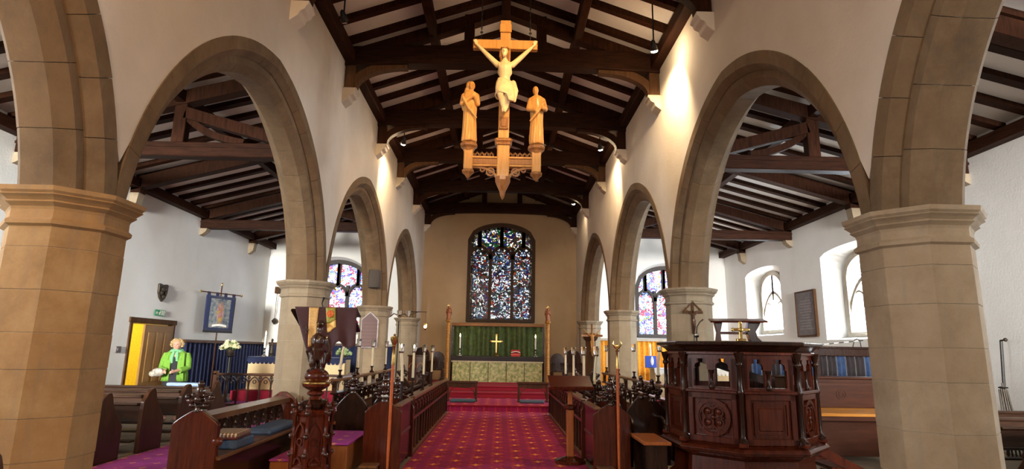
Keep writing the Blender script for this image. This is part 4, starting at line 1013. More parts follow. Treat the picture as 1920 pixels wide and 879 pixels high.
# ------------------------------------------------------------------ high altar
AY=19.75; AZ=.45
t=thing('high_altar','high altar with green and gold damask frontal in five panels','altar',(-.05,AY,AZ))
obj('table',MB().box(-1.52,1.52,0,.70,0,.80,.01),M['darkoak'],t); obj('table_top',MB().box(-1.56,1.56,-.05,.74,.80,.86,.01),M['black'],t)
obj('superfrontal',MB().box(-1.545,1.545,-.045,-.03,.70,.82,.004),plain('black_superfrontal',(.02,.014,.02),.7),t)
for i in range(5):
    a=-1.5+.6*i; obj('frontal_panel',MB().box(a+.012,a+.588,-.022,-.008,.0,.70,.004),M['frontal'],t)
    if i: obj('orphrey_strip',MB().box(a-.014,a+.014,-.03,-.02,0,.70),plain('dark_orphrey',(.10,.10,.06),.6),t)
m=MB()
for i in range(60): m.box(-1.53+.051*i,-1.49+.051*i,-.05,-.035,.655,.70)
obj('fringe',m,plain('pale_fringe',(.6,.58,.42),.7),t)
obj('plinth',MB().box(-1.54,1.54,-.3,.8,-.0,.02),redc,t)
def altar_candle(x,y,z,label):
    t=thing('altar_candle',label,'candle',(x,y,z))
    obj('candlestick',MB().lathe([(.085,0),(.08,.02),(.03,.05),(.02,.09),(.035,.12),(.018,.15),(.018,.2),(.04,.23),(.045,.245)],n=12),M['silver'],t,smooth=True)
    obj('candle',MB().lathe([(.028,.24),(.028,.62)],n=10),M['candlewhite'],t,smooth=True)
    obj('flame',MB().lathe([(.003,.62),(.020,.65),(.012,.70),(.002,.74)],n=8),M['flame'],t,smooth=True); return t
ZA=AZ+.861
altar_candle(-1.33,AY+.30,ZA,'lit white altar candle at the end by the leftmost riddel post'); altar_candle(1.23,AY+.30,ZA,'lit white altar candle at the end beside the red-covered missal')
def altar_cross(x,y,z,label,s=1,mat='brass'):
    t=thing('altar_cross',label,'cross',(x,y,z)); mt=M[mat]
    obj('foot',MB().lathe([(.13*s,0),(.12*s,.03*s),(.06*s,.06*s),(.03*s,.12*s)],n=8),mt,t,smooth=True)
    obj('upright',MB().box(-.025*s,.025*s,-.015,.015,.1*s,.70*s,.004),mt,t); obj('arms',MB().box(-.17*s,.17*s,-.016,.016,.46*s,.515*s,.004),mt,t)
    m=MB()
    for p in ((0,0,.71*s),(-.175*s,0,.487*s),(.175*s,0,.487*s)): m.ell(p,(.045*s,.02,.045*s))
    obj('terminal',m,mt,t,smooth=True); return t
altar_cross(-.10,AY+.32,ZA,'brass cross standing in the middle of the high altar')
t=thing('missal','open book on a small red-draped stand upon the high altar','book',(.56,AY+.22,ZA))
obj('stand',MB().prism([(-.12,0),(.12,0),(.14,.22),(-.02,.10)],'x',-.15,.15),plain('red_cloth',(.40,.03,.03),.7),t)
m=MB().prism([(-.15,.12),(0,.155),(0,.175),(-.16,.14)],'y',-.06,.10).prism([(.15,.12),(0,.155),(0,.175),(.16,.14)],'y',-.06,.10); obj('pages',m,M['white'],t)
obj('red_edge',MB().box(-.17,.17,-.07,-.06,.05,.09),plain('red_edge',(.6,.12,.08),.6),t)
# dossal curtain and riddel posts
t=thing('dossal','pleated dark green dossal curtain hung behind the high altar','curtain',(-.05,20.62,0))
obj('cloth',MB().sheet(lambda u,v:(-1.55+3.1*u,.055*math.sin(u*92+2*math.sin(u*17))+.02*math.sin(u*23),AZ+.1+(2.33-AZ-.1)*v),180,4),M['dossal'],t,smooth=True,thick=.006)
obj('cornice_rail',MB().box(-1.62,1.62,-.07,.07,2.32,2.43,.015),plain('gilt_oak_rail',(.24,.10,.03),.45,.2,.2,30,.3),t)
for X in (-1.6,0,1.6): obj('upright',MB().box(X-.03,X+.03,.08,.13,AZ,2.36),M['darkoak'],t)
def riddel(x,label):
    t=thing('riddel_post',label,'post',(x,19.72,AZ))
    obj('base',MB().lathe([(.09,0),(.09,.06),(.07,.1)],n=8,ph=PI/8),M['giltpost'],t)
    m=MB(); pr=[(.052,.09)]
    for k in range(34): z=.10+k*.054; pr+=[(.052,z),(.064,z+.02),(.064,z+.034),(.052,z+.052)]
    m.lathe(pr,n=10); obj('shaft',m,M['giltpost'],t,smooth=True)
    obj('capital',MB().lathe([(.055,1.93),(.10,1.98),(.11,2.02),(.08,2.05)],n=8,ph=PI/8),M['giltpost'],t)
    m=MB(); m.lathe([(.085,2.05),(.075,2.10),(.055,2.25),(.05,2.32),(.06,2.36),(.03,2.40)],n=10); m.ell((0,0,2.44),(.042,.045,.052)); 
    for s_ in (-1,1):
        limb(m,[(s_*.055,0,2.35),(s_*.07,-.03,2.27),(s_*.015,-.075,2.31)],[.022,.018,.014],6)
        for k in range(4): m.tube([(s_*.03,.04,2.36),(s_*(.06+.012*k),.06,2.44-.05*k),(s_*(.075-.006*k),.06,2.28-.05*k)],[.018,.02,.006],6)
    put('angel',fused(m,.008,plain('painted_angel',(.30,.10,.04),.45,.2,.2,40,.5),'angel',2),t); 
    obj('halo',MB().tube([(.05*math.cos(a),.02,2.50+.02*0+.05*math.sin(a)*.3) for a in [2*PI*i/12 for i in range(12)]],.006,5,True),M['brass'],t)
    obj('spike',MB().tube([(0,0,2.49),(0,0,2.58)],[.008,.003],5),M['brass'],t)
    return t
riddel(-1.72,'gilded rope-turned riddel post topped by an angel, farther from the pulpit'); riddel(1.62,'gilded rope-turned riddel post topped by an angel, nearer the pulpit side')
# communion rails and kneelers
def crail(x0,x1,label):
    t=thing('communion_rail',label,'rail',((x0+x1)/2,16.15,.16)); w=(x1-x0)/2
    obj('rail',MB().box(-w,w,-.05,.05,.46,.52,.01),M['stalloak'],t); obj('frieze',MB().box(-w+.03,w-.03,-.02,.02,.36,.46),M['stalloak'],t)
    for X in (-w+.05,w-.05): obj('leg',MB().box(X-.03,X+.03,-.03,.03,0,.46,.006),M['stalloak'],t); obj('foot',MB().box(X-.04,X+.04,-.14,.14,0,.04,.008),M['stalloak'],t)
    m=MB().sweep(gothic(-w+.08,w-.08,.12,.24,8),.012,(-.012,.012)); obj('arched_brace',m,M['stalloak'],t); return t
crail(-1.40,-.55,'short oak communion rail on the altar step, eagle lectern side'); crail(.50,1.36,'short oak communion rail on the altar step, pulpit side')
for x,l in ((-.92,'blue kneeler cushion before the communion rail, eagle lectern side'),(.88,'blue kneeler cushion before the communion rail, pulpit side')):
    c=obj('kneeler',MB().box(-.33,.33,-.11,.11,0,.08,.025),plain('teal_kneeler',(.06,.13,.20),.8) if x<0 else M['bluelight'],loc=(x,15.75,.16)); tag(c,l,'kneeler')
def sanct_chair(x,y,z,label,rz=0,w=.5,h=1.0):
    t=thing('sanctuary_chair',label,'chair',(x,y,z),rz)
    obj('seat',MB().box(-w/2,w/2,-.22,.22,.42,.47,.01),M['darkoak'],t)
    obj('back',MB().prism([(-w/2,.45),(w/2,.45),(w/2,h-.15)]+arcpts(0,h-.15,w/2,0,PI,10)[1:-1]+[(-w/2,h-.15)],'y',.19,.24),M['darkoak'],t,bev=.008)
    for sx in (-1,1):
        for yy in (-.2,.2): obj('leg',MB().box(sx*w/2-.03*(sx+1)/1,sx*w/2+.03*(1-sx),yy-.03,yy+.03,0,.42,.004),M['darkoak'],t)
        obj('armrest',MB().box(*sorted((sx*w/2,sx*(w/2-.06))),-.24,.22,.66,.71,.01),M['darkoak'],t)
        obj('arm_post',MB().box(*sorted((sx*w/2-sx*.005,sx*(w/2-.05))),-.2,-.15,.47,.66),M['darkoak'],t)
    obj('carved_panel',MB().sweep(arcpts(0,.74,w*.28,0,2*PI,14),.012,(.17,.19)),M['darkoak'],t); return t
for i,(x,l) in enumerate(((-2.45,'dark round-backed sanctuary chair by the wall, eagle lectern side'),(-1.94,'dark sanctuary chair nearer the altar, eagle lectern side'),(2.35,'dark round-backed sanctuary chair by the wall, pulpit side'),(1.85,'dark sanctuary chair nearer the altar, pulpit side'))):
    sanct_chair(x,18.6,.45,l,0,.44 if i%2 else .52,.92 if i%2 else 1.0)
t=thing('credence_table','small brown carved credence cupboard between candles by the wall','cupboard',(-2.40,17.55,.31))
obj('body',MB().box(-.24,.24,-.18,.18,.1,.98,.01),M['stalloak'],t); obj('top',MB().box(-.27,.27,-.2,.2,.98,1.02,.01),M['stalloak'],t)
m=MB()
for a in (-.12,.12): m.sweep(gothic(a-.09,a+.09,.66,.14,5),.012,(-.20,-.18)); m.box(a-.09,a+.09,-.19,-.18,.25,.28)
obj('carving',m,M['lime_dark'],t)
for X in (-.21,.21): obj('leg',MB().box(X-.03,X+.03,-.15,.15,0,.1),M['stalloak'],t)

# processional cross standard on the pulpit side
t=thing('cross_standard','carved wooden crucifix mounted on a tall oak post beside the choir','crucifix',(2.16,13.95,0))
obj('post',MB().lathe([(.20,0),(.20,.1),(.13,.16),(.12,.9),(.12,1.75),(.17,1.80),(.19,1.86),(.19,1.92),(.12,1.93)],n=8,ph=PI/8),M['brace'],t,bev=.006)
obj('cross_upright',MB().box(-.022,.022,-.25,-.22,1.45,2.15,.004),M['lime_dark'],t); obj('cross_arm',MB().box(-.25,.25,-.25,-.22,1.85,1.90,.004),M['lime_dark'],t)
obj('bracket',MB().box(-.03,.03,-.23,-.1,1.5,1.56),M['lime_dark'],t)
def small_corpus(s,voxel,mat,name='corpus'):
    m=MB(); L=lambda P,R: limb(m,[tuple(q*s for q in p) for p in P],[r*s for r in R],8)
    L([(0,0,.0),(0,-.01,.22),(0,0,.34)],[.085,.10,.075]); m.ell((.0,-.03*s,.52*s),(.055*s,.065*s,.075*s),10,8)
    L([(0,0,.36),(0,-.02,.46)],[.04,.035])
    for q in (-1,1):
        L([(q*.10,0,.32),(q*.30,.02,.50),(q*.47,.03,.68)],[.045,.032,.020]); m.ell((q*.50*s,.02*s,.71*s),(.03*s,.015*s,.035*s),8,5)
        L([(q*.05,0,-.02),(q*.055,-.09,-.38),(q*.02,-.0,-.74)],[.075,.05,.03]); m.ell((q*.02*s,-.03*s,-.80*s),(.025*s,.035*s,.05*s),8,5)
    m.ell((0,-.005*s,-.02*s),(.115*s,.09*s,.11*s),12,8)
    return put(name,fused(m,voxel,mat,name,2),None)
c=small_corpus(.40,.008,M['lime']); c.parent=t; c.location=(0,-.29,1.74)
# wooden crucifix on the pier
t=thing('wall_crucifix','plain brown wooden crucifix hung on the pillar behind the pulpit','crucifix',(3.03,9.11,0))
obj('upright',MB().box(-.02,.02,-.0,.025,1.80,2.32,.004),M['brace'],t); obj('arm',MB().box(-.16,.16,-.0,.025,2.12,2.16,.004),M['brace'],t)
obj('gable',MB().sweep([(-.14,2.16),(0,2.30),(.14,2.16)],.012,(.0,.02)),M['brace'],t)
c=small_corpus(.26,.007,M['stalloak']); c.parent=t; c.location=(0,-.02,2.02)
# hymn board
t=thing('hymn_board','gabled reddish hymn number board with slat rows on the third pillar','hymn board',(-3.16,14.36,0))
obj('back_board',MB().prism([(-.20,1.52),(.20,1.52),(.20,2.18),(0,2.36),(-.20,2.18)],'y',0,.03),plain('red_board',(.075,.018,.012),.5),t)
for k in range(7): obj('slat',MB().box(-.185,.185,-.012,0,1.585+k*.085,1.60+k*.085),plain('pale_slat',(.15,.05,.03),.5) if k==0 else bpy.data.materials['pale_slat'],t)
obj('frame',MB().sweep([(-.2,1.52),(.2,1.52),(.2,2.18),(0,2.36),(-.2,2.18),(-.2,1.52)],.015,(-.02,.03)),M['mahogany'],t)
b=obj('loudspeaker',MB().box(-.13,.13,-.10,.10,-.22,.22,.015),plain('brown_speaker_cloth',(.05,.04,.035),.8),loc=(-3.06,14.10,3.15)); tag(b,'dark boxy loudspeaker fixed on the third arch springing above the hymn board','loudspeaker')
obj('mount',MB().box(-.02,.02,.08,.30,-.03,.03),M['iron'],b)
# hanging lamps
t=thing('sanctuary_lamp','small glowing sanctuary lamp hanging from a thin wall bracket','lamp',(-2.30,18.0,0))
obj('bracket',MB().tube([(-.565,0,2.62),(.06,0,2.62)],.010,6).tube([(-.52,0,2.50),(-.2,0,2.62)],.008,5),M['iron'],t); obj('chain',MB().tube([(.03,0,2.62),(.03,0,2.28)],.004,5),M['iron'],t)
obj('cup',MB().lathe([(.02,2.08),(.05,2.12),(.055,2.2),(.045,2.28)],(.03,0,0),10),M['brass'],t,smooth=True); obj('flame_glass',MB().ell((.03,-.05,2.17),(.045,.02,.045)),M['redlamp'],t,smooth=True)
t=thing('processional_lantern','clear glass lantern with silver cap on a thin pole above the choir stall','lantern',(-1.93,11.25,0))
obj('pole',MB().lathe([(.03,0),(.012,.05),(.010,2.02)],n=8),M['iron'],t,smooth=True)
obj('crown_arms',MB().tube([(-.17,0,2.10),(-.1,0,2.16),(0,0,2.12),(.1,0,2.16),(.17,0,2.10)],.012,6).tube([(0,-.16,2.10),(0,-.08,2.15),(0,0,2.12),(0,.08,2.15),(0,.16,2.10)],.012,6),M['silver'],t,smooth=True)
for q in (-.17,0,.17): obj('glass_cup',MB().lathe([(.02,2.10),(.04,2.13),(.045,2.22)],(q,0,0),10),M['glass'],t,smooth=True)

# ------------------------------------------------------------------ hanging rood
t=thing('hanging_rood','lit carved rood with crucified figure and two saints hanging on chains','crucifix',(0,7.6,0))
obj('cross_upright',MB().box(-.075,.075,.0,.09,4.15,6.17,.008),M['lime'],t); obj('cross_arm',MB().box(-.46,.46,-.005,.085,5.72,5.86,.008),M['lime'],t)
tb=obj('title_board',MB().box(-.085,.085,-.03,.0,5.97,6.10,.01),M['lime'],t)
obj('foot_panel',MB().box(-.065,.065,-.03,.005,4.50,4.68,.006).box(-.04,.04,-.045,-.03,4.53,4.65,.01),M['lime_dark'],t)
# figure on the cross
m=MB(); y=-.09; k_=.98
limb(m,[(0,y,5.12),(0,y-.02,5.22),(0,y-.045,5.34),(0,y-.03,5.43)],[.085,.072,.098,.070],12); m.ell((0,y-.03,5.30),(.105,.07,.09)); m.ell((0,y-.01,5.10),(.10,.075,.075))
m.ell((-.05,y-.07,5.38),(.05,.03,.045)); m.ell((.05,y-.07,5.38),(.05,.03,.045))
limb(m,[(0,y-.02,5.45),(-.005,y-.06,5.52)],[.04,.034],8)
m.ell((-.01,y-.085,5.575),(.050,.060,.068),12,10); m.ell((-.012,y-.10,5.535),(.034,.042,.036)); m.ell((-.012,y-.148,5.565),(.010,.014,.018),8,6); m.ell((-.012,y-.125,5.512),(.026,.024,.030))
for s_ in (-1,1):
    limb(m,[(s_*.115,y-.01,5.43),(s_*.255,y+.01,5.58),(s_*.395,y+.045,5.745)],[.042,.033,.019],10)
    m.ell((s_*.10,y-.01,5.42),(.05,.05,.045)); m.ell((s_*.415,y+.05,5.775),(.024,.014,.028))
    for f in range(4): limb(m,[(s_*(.405+.012*f),y+.045,5.79),(s_*(.41+.015*f),y+.025,5.825-.004*f)],[.0075,.006],6)
    limb(m,[(s_*.405,y+.04,5.775),(s_*.385,y+.02,5.80)],[.008,.006],6)
    limb(m,[(s_*.055,y-.01,5.10),(s_*.05,y-.13,4.93),(.012*s_+.01,y-.03,4.76)],[.072,.052,.030],10)
limb(m,[(.012,y-.04,4.77),(.012,y-.09,4.70)],[.030,.020],8); limb(m,[(-.012,y-.02,4.78),(-.012,y-.06,4.71)],[.028,.02],8)
fg=put('corpus',fused(m,.0075,M['lime_pale'],'corpus',2),t)
m=MB(); m.ell((-.005,y-.065,5.60),(.062,.062,.045)); 
for s_ in (-1,1): limb(m,[(s_*.05-.01,y-.08,5.58),(s_*.055-.01,y-.09,5.50),(s_*.05,y-.07,5.45)],[.022,.02,.01],6)
obj('hair',m,M['lime_dark'],fg,smooth=True)
m=MB().tube([(.062*math.cos(a)-.008,y-.072+.062*math.sin(a),5.615+.006*math.sin(5*a)) for a in [2*PI*i/20 for i in range(20)]],.009,6,True)
for i in range(10):
    a=2*PI*i/10; m.tube([(.06*math.cos(a)-.008,y-.072+.06*math.sin(a),5.615),(.085*math.cos(a+.3)-.008,y-.072+.085*math.sin(a+.3),5.63)],[.005,.002],4)
obj('crown_of_thorns',m,M['lime_dark'],fg,smooth=True)
m=MB(); n=28; L=[]
for j in range(7):
    z=5.17-.042*j
    for i in range(n):
        a=2*PI*i/n; r=(.108+.003*j)*(1+.05*math.sin(7*a+j*.7)+.05*math.sin(3*a-j)); L.append((r*math.cos(a)+.008*j*0,y-.02-.012*j+.80*r*math.sin(a),z+.02*math.sin(a*2)-(.012*j if math.cos(a)>.3 else 0)))
m.add(L,[(j*n+i,j*n+(i+1)%n,(j+1)*n+(i+1)%n,(j+1)*n+i) for j in range(6) for i in range(n)])
limb(m,[(.12,y-.02,5.14),(.15,y-.03,5.02),(.14,y-.02,4.88)],[.035,.038,.018],8); obj('loincloth',m,M['lime_pale'],fg,smooth=True,thick=.01)
def robed(parent,x,z0,h,mat,face,arms,name,yy=.0):
    """standing robed saint: a full body whose drapery falls in folds; face = -1/+1 turn"""
    m=MB(); n=30; R=[]
    prof=[(0,.115),(.05,.125),(.15,.118),(.30,.112),(.45,.112),(.58,.108),(.68,.112),(.76,.118),(.81,.105),(.845,.06)]
    for j,(u,r) in enumerate(prof):
        z=z0+u*h
        for i in range(n):
            a=2*PI*i/n; f=1+(.17*math.sin(6*a+u*5+x)+.09*math.sin(11*a-u*7))*(1-u)*1.0; sx=1.0 if u<.55 else 1.12
            R.append((x+r*h*.86*sx*f*math.cos(a),yy+r*h*.85*f*math.sin(a),z))
    m.add(R,[(j*n+i,j*n+(i+1)%n,(j+1)*n+(i+1)%n,(j+1)*n+i) for j in range(len(prof)-1) for i in range(n)]+[tuple(range(n-1,-1,-1)),tuple((len(prof)-1)*n+i for i in range(n))])
    H_=h/7.2; zc=z0+h-H_*.55
    m.ell((x+face*.02,yy-.035,zc),(H_*.36,H_*.42,H_*.52),12,10); m.ell((x+face*.03,yy-.035-H_*.42,zc-.01),(H_*.07,H_*.1,H_*.12),8,6); limb(m,[(x,yy,z0+h*.80),(x+face*.015,yy-.02,zc-.02)],[H_*.26,H_*.24],8)
    for s_ in (-1,1):
        sh=(x+s_*.098*h,yy,z0+h*.77)
        if arms=='clasped': el=(x+s_*.118*h,yy-.05,z0+h*.62); ha=(x+s_*.012+face*.06,yy-.13,z0+h*.72)
        else: el=(x+s_*.135*h,yy-.04,z0+h*.60); ha=(x-face*.03+s_*.05,yy-.14,z0+h*(.57 if s_>0 else .53))
        limb(m,[sh,el,ha],[.048*h,.045*h,.028*h],8)
        m.ell(ha,(.020,.02,.026))
        for f in range(4): limb(m,[(ha[0]-.012+.008*f,ha[1]-.012,ha[2]+.012),(ha[0]-s_*.01-.010+.008*f,ha[1]-.018,ha[2]+.042-.003*abs(f-1.5))],[.0065,.005],5)
    if arms=='clasped':    # veil and long cloak folds
        m.ell((x-face*.01,yy+.005,zc+.015),(H_*.48,H_*.50,H_*.55),12,8); limb(m,[(x-face*.03,yy+.03,zc-.04),(x-face*.05,yy+.05,z0+h*.6)],[.06,.075],8)
    for k in range(7):
        a=-PI*.95+k*PI*.9/6; rr=.118*h; m.tube([(x+rr*.86*math.cos(a),yy+rr*.86*math.sin(a),z0+.01),(x+rr*.80*math.cos(a+.12),yy+rr*.84*math.sin(a+.12),z0+h*.28),(x+rr*.74*math.cos(a+.05),yy+rr*.82*math.sin(a+.05),z0+h*.50)],[.018,.016,.006],6)
    m.tube([(x-face*.1,yy-.11,z0+h*.70),(x,yy-.125,z0+h*.50),(x+face*.1,yy-.10,z0+h*.36)],[.018,.024,.012],6)
    return put(name,fused(m,.009,mat,name,1),parent)
robed(t,-.475,4.30,.89,M['lime'],1,'clasped','mourning_woman_figure')
r=robed(t,.455,4.28,.86,M['lime'],-1,'waist','young_man_figure')
for X,z in ((-.475,4.28),(.455,4.26)):
    obj('figure_plinth',MB().lathe([(.07,z-.11),(.09,z-.07),(.12,z-.045),(.125,z-.02),(.115,z)],(X,0,0),8,PI/8),M['lime_dark'],t)
    obj('figure_post',MB().box(X-.062,X+.062,-.06,.06,z-.38,z-.09,.012),M['lime'],t); obj('pendant',MB().lathe([(.004,z-.50),(.03,z-.47),(.05,z-.44),(.085,z-.41),(.085,z-.38)],(X,0,0),8,PI/8),M['lime_dark'],t)
obj('centre_post',MB().box(-.085,.085,-.07,.10,3.80,4.32,.014),M['lime'],t); obj('post_moulding',MB().box(-.12,.12,-.10,.11,4.29,4.35,.02).box(-.10,.10,-.09,.10,4.25,4.29,.01),M['lime_dark'],t)
obj('centre_pendant',MB().lathe([(.004,3.50),(.03,3.55),(.045,3.62),(.075,3.68),(.11,3.76),(.11,3.81)],(0,.01,0),8,PI/8),M['lime_dark'],t)
obj('lower_beam',MB().box(-.475,.455,-.03,.05,3.98,4.07,.01),M['lime_dark'],t); obj('beam_moulding',MB().box(-.475,.455,-.045,.065,4.07,4.095,.006).box(-.475,.455,-.045,.065,3.955,3.98,.006),M['lime'],t)
m=MB()
for i in range(14):
    x=-.42+.065*i
    if abs(x)<.10: continue
    m.sweep(arcpts(x,4.125,.026,0,2*PI,8),.007,(-.01,.02)); m.sweep([(x-.032,4.10),(x,4.165),(x+.032,4.10)],.006,(-.01,.02))
obj('cresting',m,M['lime_dark'],t)
m=MB()
for s_ in (-1,1):
    m.sweep([(s_*(.41-.33*math.sin(u)),3.95-.17*(1-math.cos(u))) for u in [PI/2*i/10 for i in range(11)]],.016,(-.02,.04)); m.sweep(arcpts(s_*.17,3.885,.052,0,2*PI,12),.010,(-.012,.03)); m.sweep(arcpts(s_*.17,3.885,.020,0,2*PI,8),.008,(-.012,.03)); m.sweep(arcpts(s_*.28,3.915,.028,0,2*PI,8),.008,(-.012,.03))
obj('arched_tracery',m,M['lime_dark'],t)
m=MB()
for X in (-.345,.355): m.tube([(X,.02,5.86),(X,.02,7.0)],.005,5); m.tube([(X-.02,.02,5.98),(X+.02,.02,5.98)],.012,6)
obj('chain',m,M['iron'],t)
for X in (-.345,.355):
    q=MB()
    for k in range(18):
        z=6.0+.055*k; q.tube([(X+(.011*math.cos(a) if k%2 else 0),.02+(0 if k%2 else .011*math.cos(a)),z+.034*math.sin(a)) for a in [2*PI*i/8 for i in range(8)]],.0035,4,True)
    obj('chain_links',q,M['iron'],t)
spot('rood_spotlight_beam',(1.65,3.3,6.3),(.03,7.6,5.2),1250,30,(1,.62,.24),.5,.06)
spotlamp((1.70,3.2,6.35),(0,7.6,5.1),'spotlight on the roof aimed at the hanging cross',0,on=False)

# ------------------------------------------------------------------ pews
def pew(x0,x1,y,label,endx,group,mat=M['pew'],h=.88,ends=True,s=1):
    """bench facing the altar; its end panel faces the carpet at x=endx"""
    t=thing('pew',label,'pew',(0,y,0),0,group)
    P=[(-.30,0),(.26,0),(.26,.42)]+[(.26-.10*math.sin(u*PI/2)-.14*(u**1.5),.42+.30*u) for u in [i/8 for i in range(1,9)]]+[(.0,.80),(-.02,.85),(-.06,h),(-.13,h-.015),(-.20,h-.06),(-.25,h-.13),(-.29,h-.18),(-.30,.60)]
    for X in (x0,x1):
        obj('end_panel',MB().prism(P,'x',X-.03,X+.03),mat,t,bev=.01)
    m=MB(); xe=endx+.034*(1 if endx==max(x0,x1) else -1)
    a,b=min(x0,x1)+.03,max(x0,x1)-.03
    obj('back_panel',MB().prism([(-.26,.44),(-.22,.44),(-.235,.76),(-.265,.76)],'x',a,b),M['pew_x'],t)
    obj('top_rail',MB().box(a,b,-.30,-.20,.75,.79,.012),M['pew_x'],t); obj('shelf',MB().box(a,b,-.36,-.25,.66,.685,.006),M['pew_x'],t)
    obj('seat',MB().box(a,b,-.22,.18,.40,.43,.008),M['pew_x'],t)
    obj('kneeling_board',MB().box(a,b,-.42,-.30,.16,.19,.006),M['pew_x'],t)
    return t
names=['nearest the viewer','second from the viewer','third from the viewer','fourth from the viewer','fifth, in front of the standing woman','sixth, beyond the standing woman']
for k,y in enumerate((5.95,6.95,7.97,8.95,9.95,10.95)):
    pew(-8.1,-5.05,y,'oak pew beside the purple aisle carpet, '+['out of view','hidden by the near pillar','nearest visible one','second visible one','third visible one','fourth visible one, carrying the long blue kneeler'][k],-5.05,'oak pews beside the purple carpet')
for k,(y,x0) in enumerate(((4.6,5.05),(5.6,5.05),(6.65,6.05),(7.6,6.1),(8.55,6.3))):
    pew(8.1,x0,y,'dark pew past the large pillar on the pulpit side, '+['out of view behind the frame','nearest visible','second visible','third visible','farthest visible'][k],x0,'dark pews beyond the large pillar')
pew(-5.3,-2.47,3.1,'dark pew whose end tip shows at the near corner under the large pillar',-2.47,None).scale=(1,1,1.12)
c=obj('long_kneeler',MB().box(-.36,.26,-.07,.07,0,.06,.02),plain('pale_blue_kneeler',(.30,.42,.62),.6),loc=(-5.48,10.70,.79)); tag(c,'long pale blue kneeler lying along the top of a pew','kneeler')
c=obj('small_bag',MB().ell((0,0,.07),(.12,.09,.07)),plain('cream_bag',(.62,.45,.28),.8),loc=(-5.6,10.0,.431),smooth=True); tag(c,'small cream coloured bag lying on a pew seat','bag')

# ------------------------------------------------------------------ doorway on the north wall
t=bpy.data.objects.new('door_1',None); COL.objects.link(t); t.location=(XL,0,0); struct(t,'panelled wooden door standing ajar in a dark frame under an exit sign','door')
obj('door_frame',MB().box(-.12,.03,13.66,13.76,0,2.08,.01).box(-.12,.03,15.44,15.54,0,2.08,.01).box(-.14,.04,13.62,15.58,2.0,2.12,.01),M['brace'],t)
leaf=MB(); leaf.box(0,1.36,-.025,.025,.02,1.97,.006); lf=obj('leaf',leaf,M['doorwood'],t,(.03,15.42,0),(0,0,-PI/2+.055))
for i in range(3): obj('vertical_panel',MB().box(.16+.38*i,.44+.38*i,-.04,-.022,.62,1.80,.012),M['doorwood'],lf); obj('vertical_panel',MB().box(.16+.38*i,.44+.38*i,.022,.04,.62,1.80,.012),M['doorwood'],lf)
obj('kick_rail',MB().box(.14,1.22,-.04,-.022,.28,.50,.012),M['doorwood'],lf); obj('kick_rail',MB().box(.14,1.22,.022,.04,.28,.50,.012),M['doorwood'],lf)
obj('letter_plate',MB().box(.5,.9,.035,.045,.36,.42,.004),M['brass'],lf)
r=MB().box(-2.4,-.6,13.3,15.9,-.05,0); struct(obj('floor_vestry',r,M['mortar'],loc=(XL,0,0)))
r=MB().box(-2.45,-2.4,13.0,16.2,-.05,2.6).box(-2.4,-.62,13.25,13.3,-.05,2.6).box(-2.4,-.62,15.9,15.95,-.05,2.6).box(-2.4,-.62,13.3,15.9,2.55,2.6); struct(obj('wall_vestry',r,M['yellowwall'],loc=(XL,0,0)))
pl=bpy.data.lights.new('vestry_lamp','POINT'); pl.energy=70; pl.color=(1,.86,.45); pl.shadow_soft_size=.1; po=bpy.data.objects.new('vestry_lamp',pl); COL.objects.link(po); po.location=(XL-1.4,14.0,2.2)
# exit sign with running figure, arrow
t=thing('exit_sign','small green and white running-man exit sign above the wooden door','exit sign',(XL+.03,14.75,2.20))
obj('plate',MB().box(-.0,.015,-.22,.22,0,.15,.004),M['signgreen'],t)
m=MB(); f=(.016,.020)
limbs=[[(-.02,.10),(-.035,.06)],[(-.035,.06),(-.01,.03)],[(-.035,.06),(-.065,.035)],[(-.022,.09),(.005,.085)],[(-.022,.095),(-.05,.085)]]
for L_ in limbs: m.sweep(L_,.007,f,'yz')
m.ell((.018,-.008,.122),(.004,.012,.012),8,5); m.sweep([(.05,.02),(.05,.13),(.09,.13),(.09,.02)],.006,f,'yz'); m.sweep([(-.19,.075),(-.10,.075)],.008,f,'yz'); m.sweep([(-.15,.11),(-.19,.075),(-.15,.04)],.008,f,'yz'); m.sweep([(.13,.02),(.13,.13),(.18,.13),(.18,.02),(.13,.02)],.006,f,'yz')
obj('pictogram',m,M['white'],t)
b=obj('switch_plate',MB().box(0,.04,-.09,.09,-.07,.07,.008).box(.04,.05,-.05,-.01,-.03,.03).box(.04,.05,.01,.05,-.03,.03),M['slate'],loc=(XL,13.35,1.38)); tag(b,'grey switch plate on the white wall beside the door','switch')
# dark carved shield on the wall
t=thing('wall_shield','dark carved heraldic shield high on the white wall above the door','plaque',(XL+.0,14.75,2.80))
m=MB().prism([(-.20,.18),(-.14,.20),(0,.17),(.14,.20),(.20,.18),(.19,-.02),(.12,-.16),(0,-.25),(-.12,-.16),(-.19,-.02)],'x',0,.05); obj('shield',m,M['bronze'],t,bev=.012)
m=MB(); m.ell((.06,0,.06),(.04,.09,.07)); m.ell((.06,-.08,-.03),(.03,.05,.06)); m.ell((.06,.08,-.03),(.03,.05,.06)); m.ell((.06,0,-.12),(.03,.05,.06)); obj('relief',m,M['bronze'],t,smooth=True)
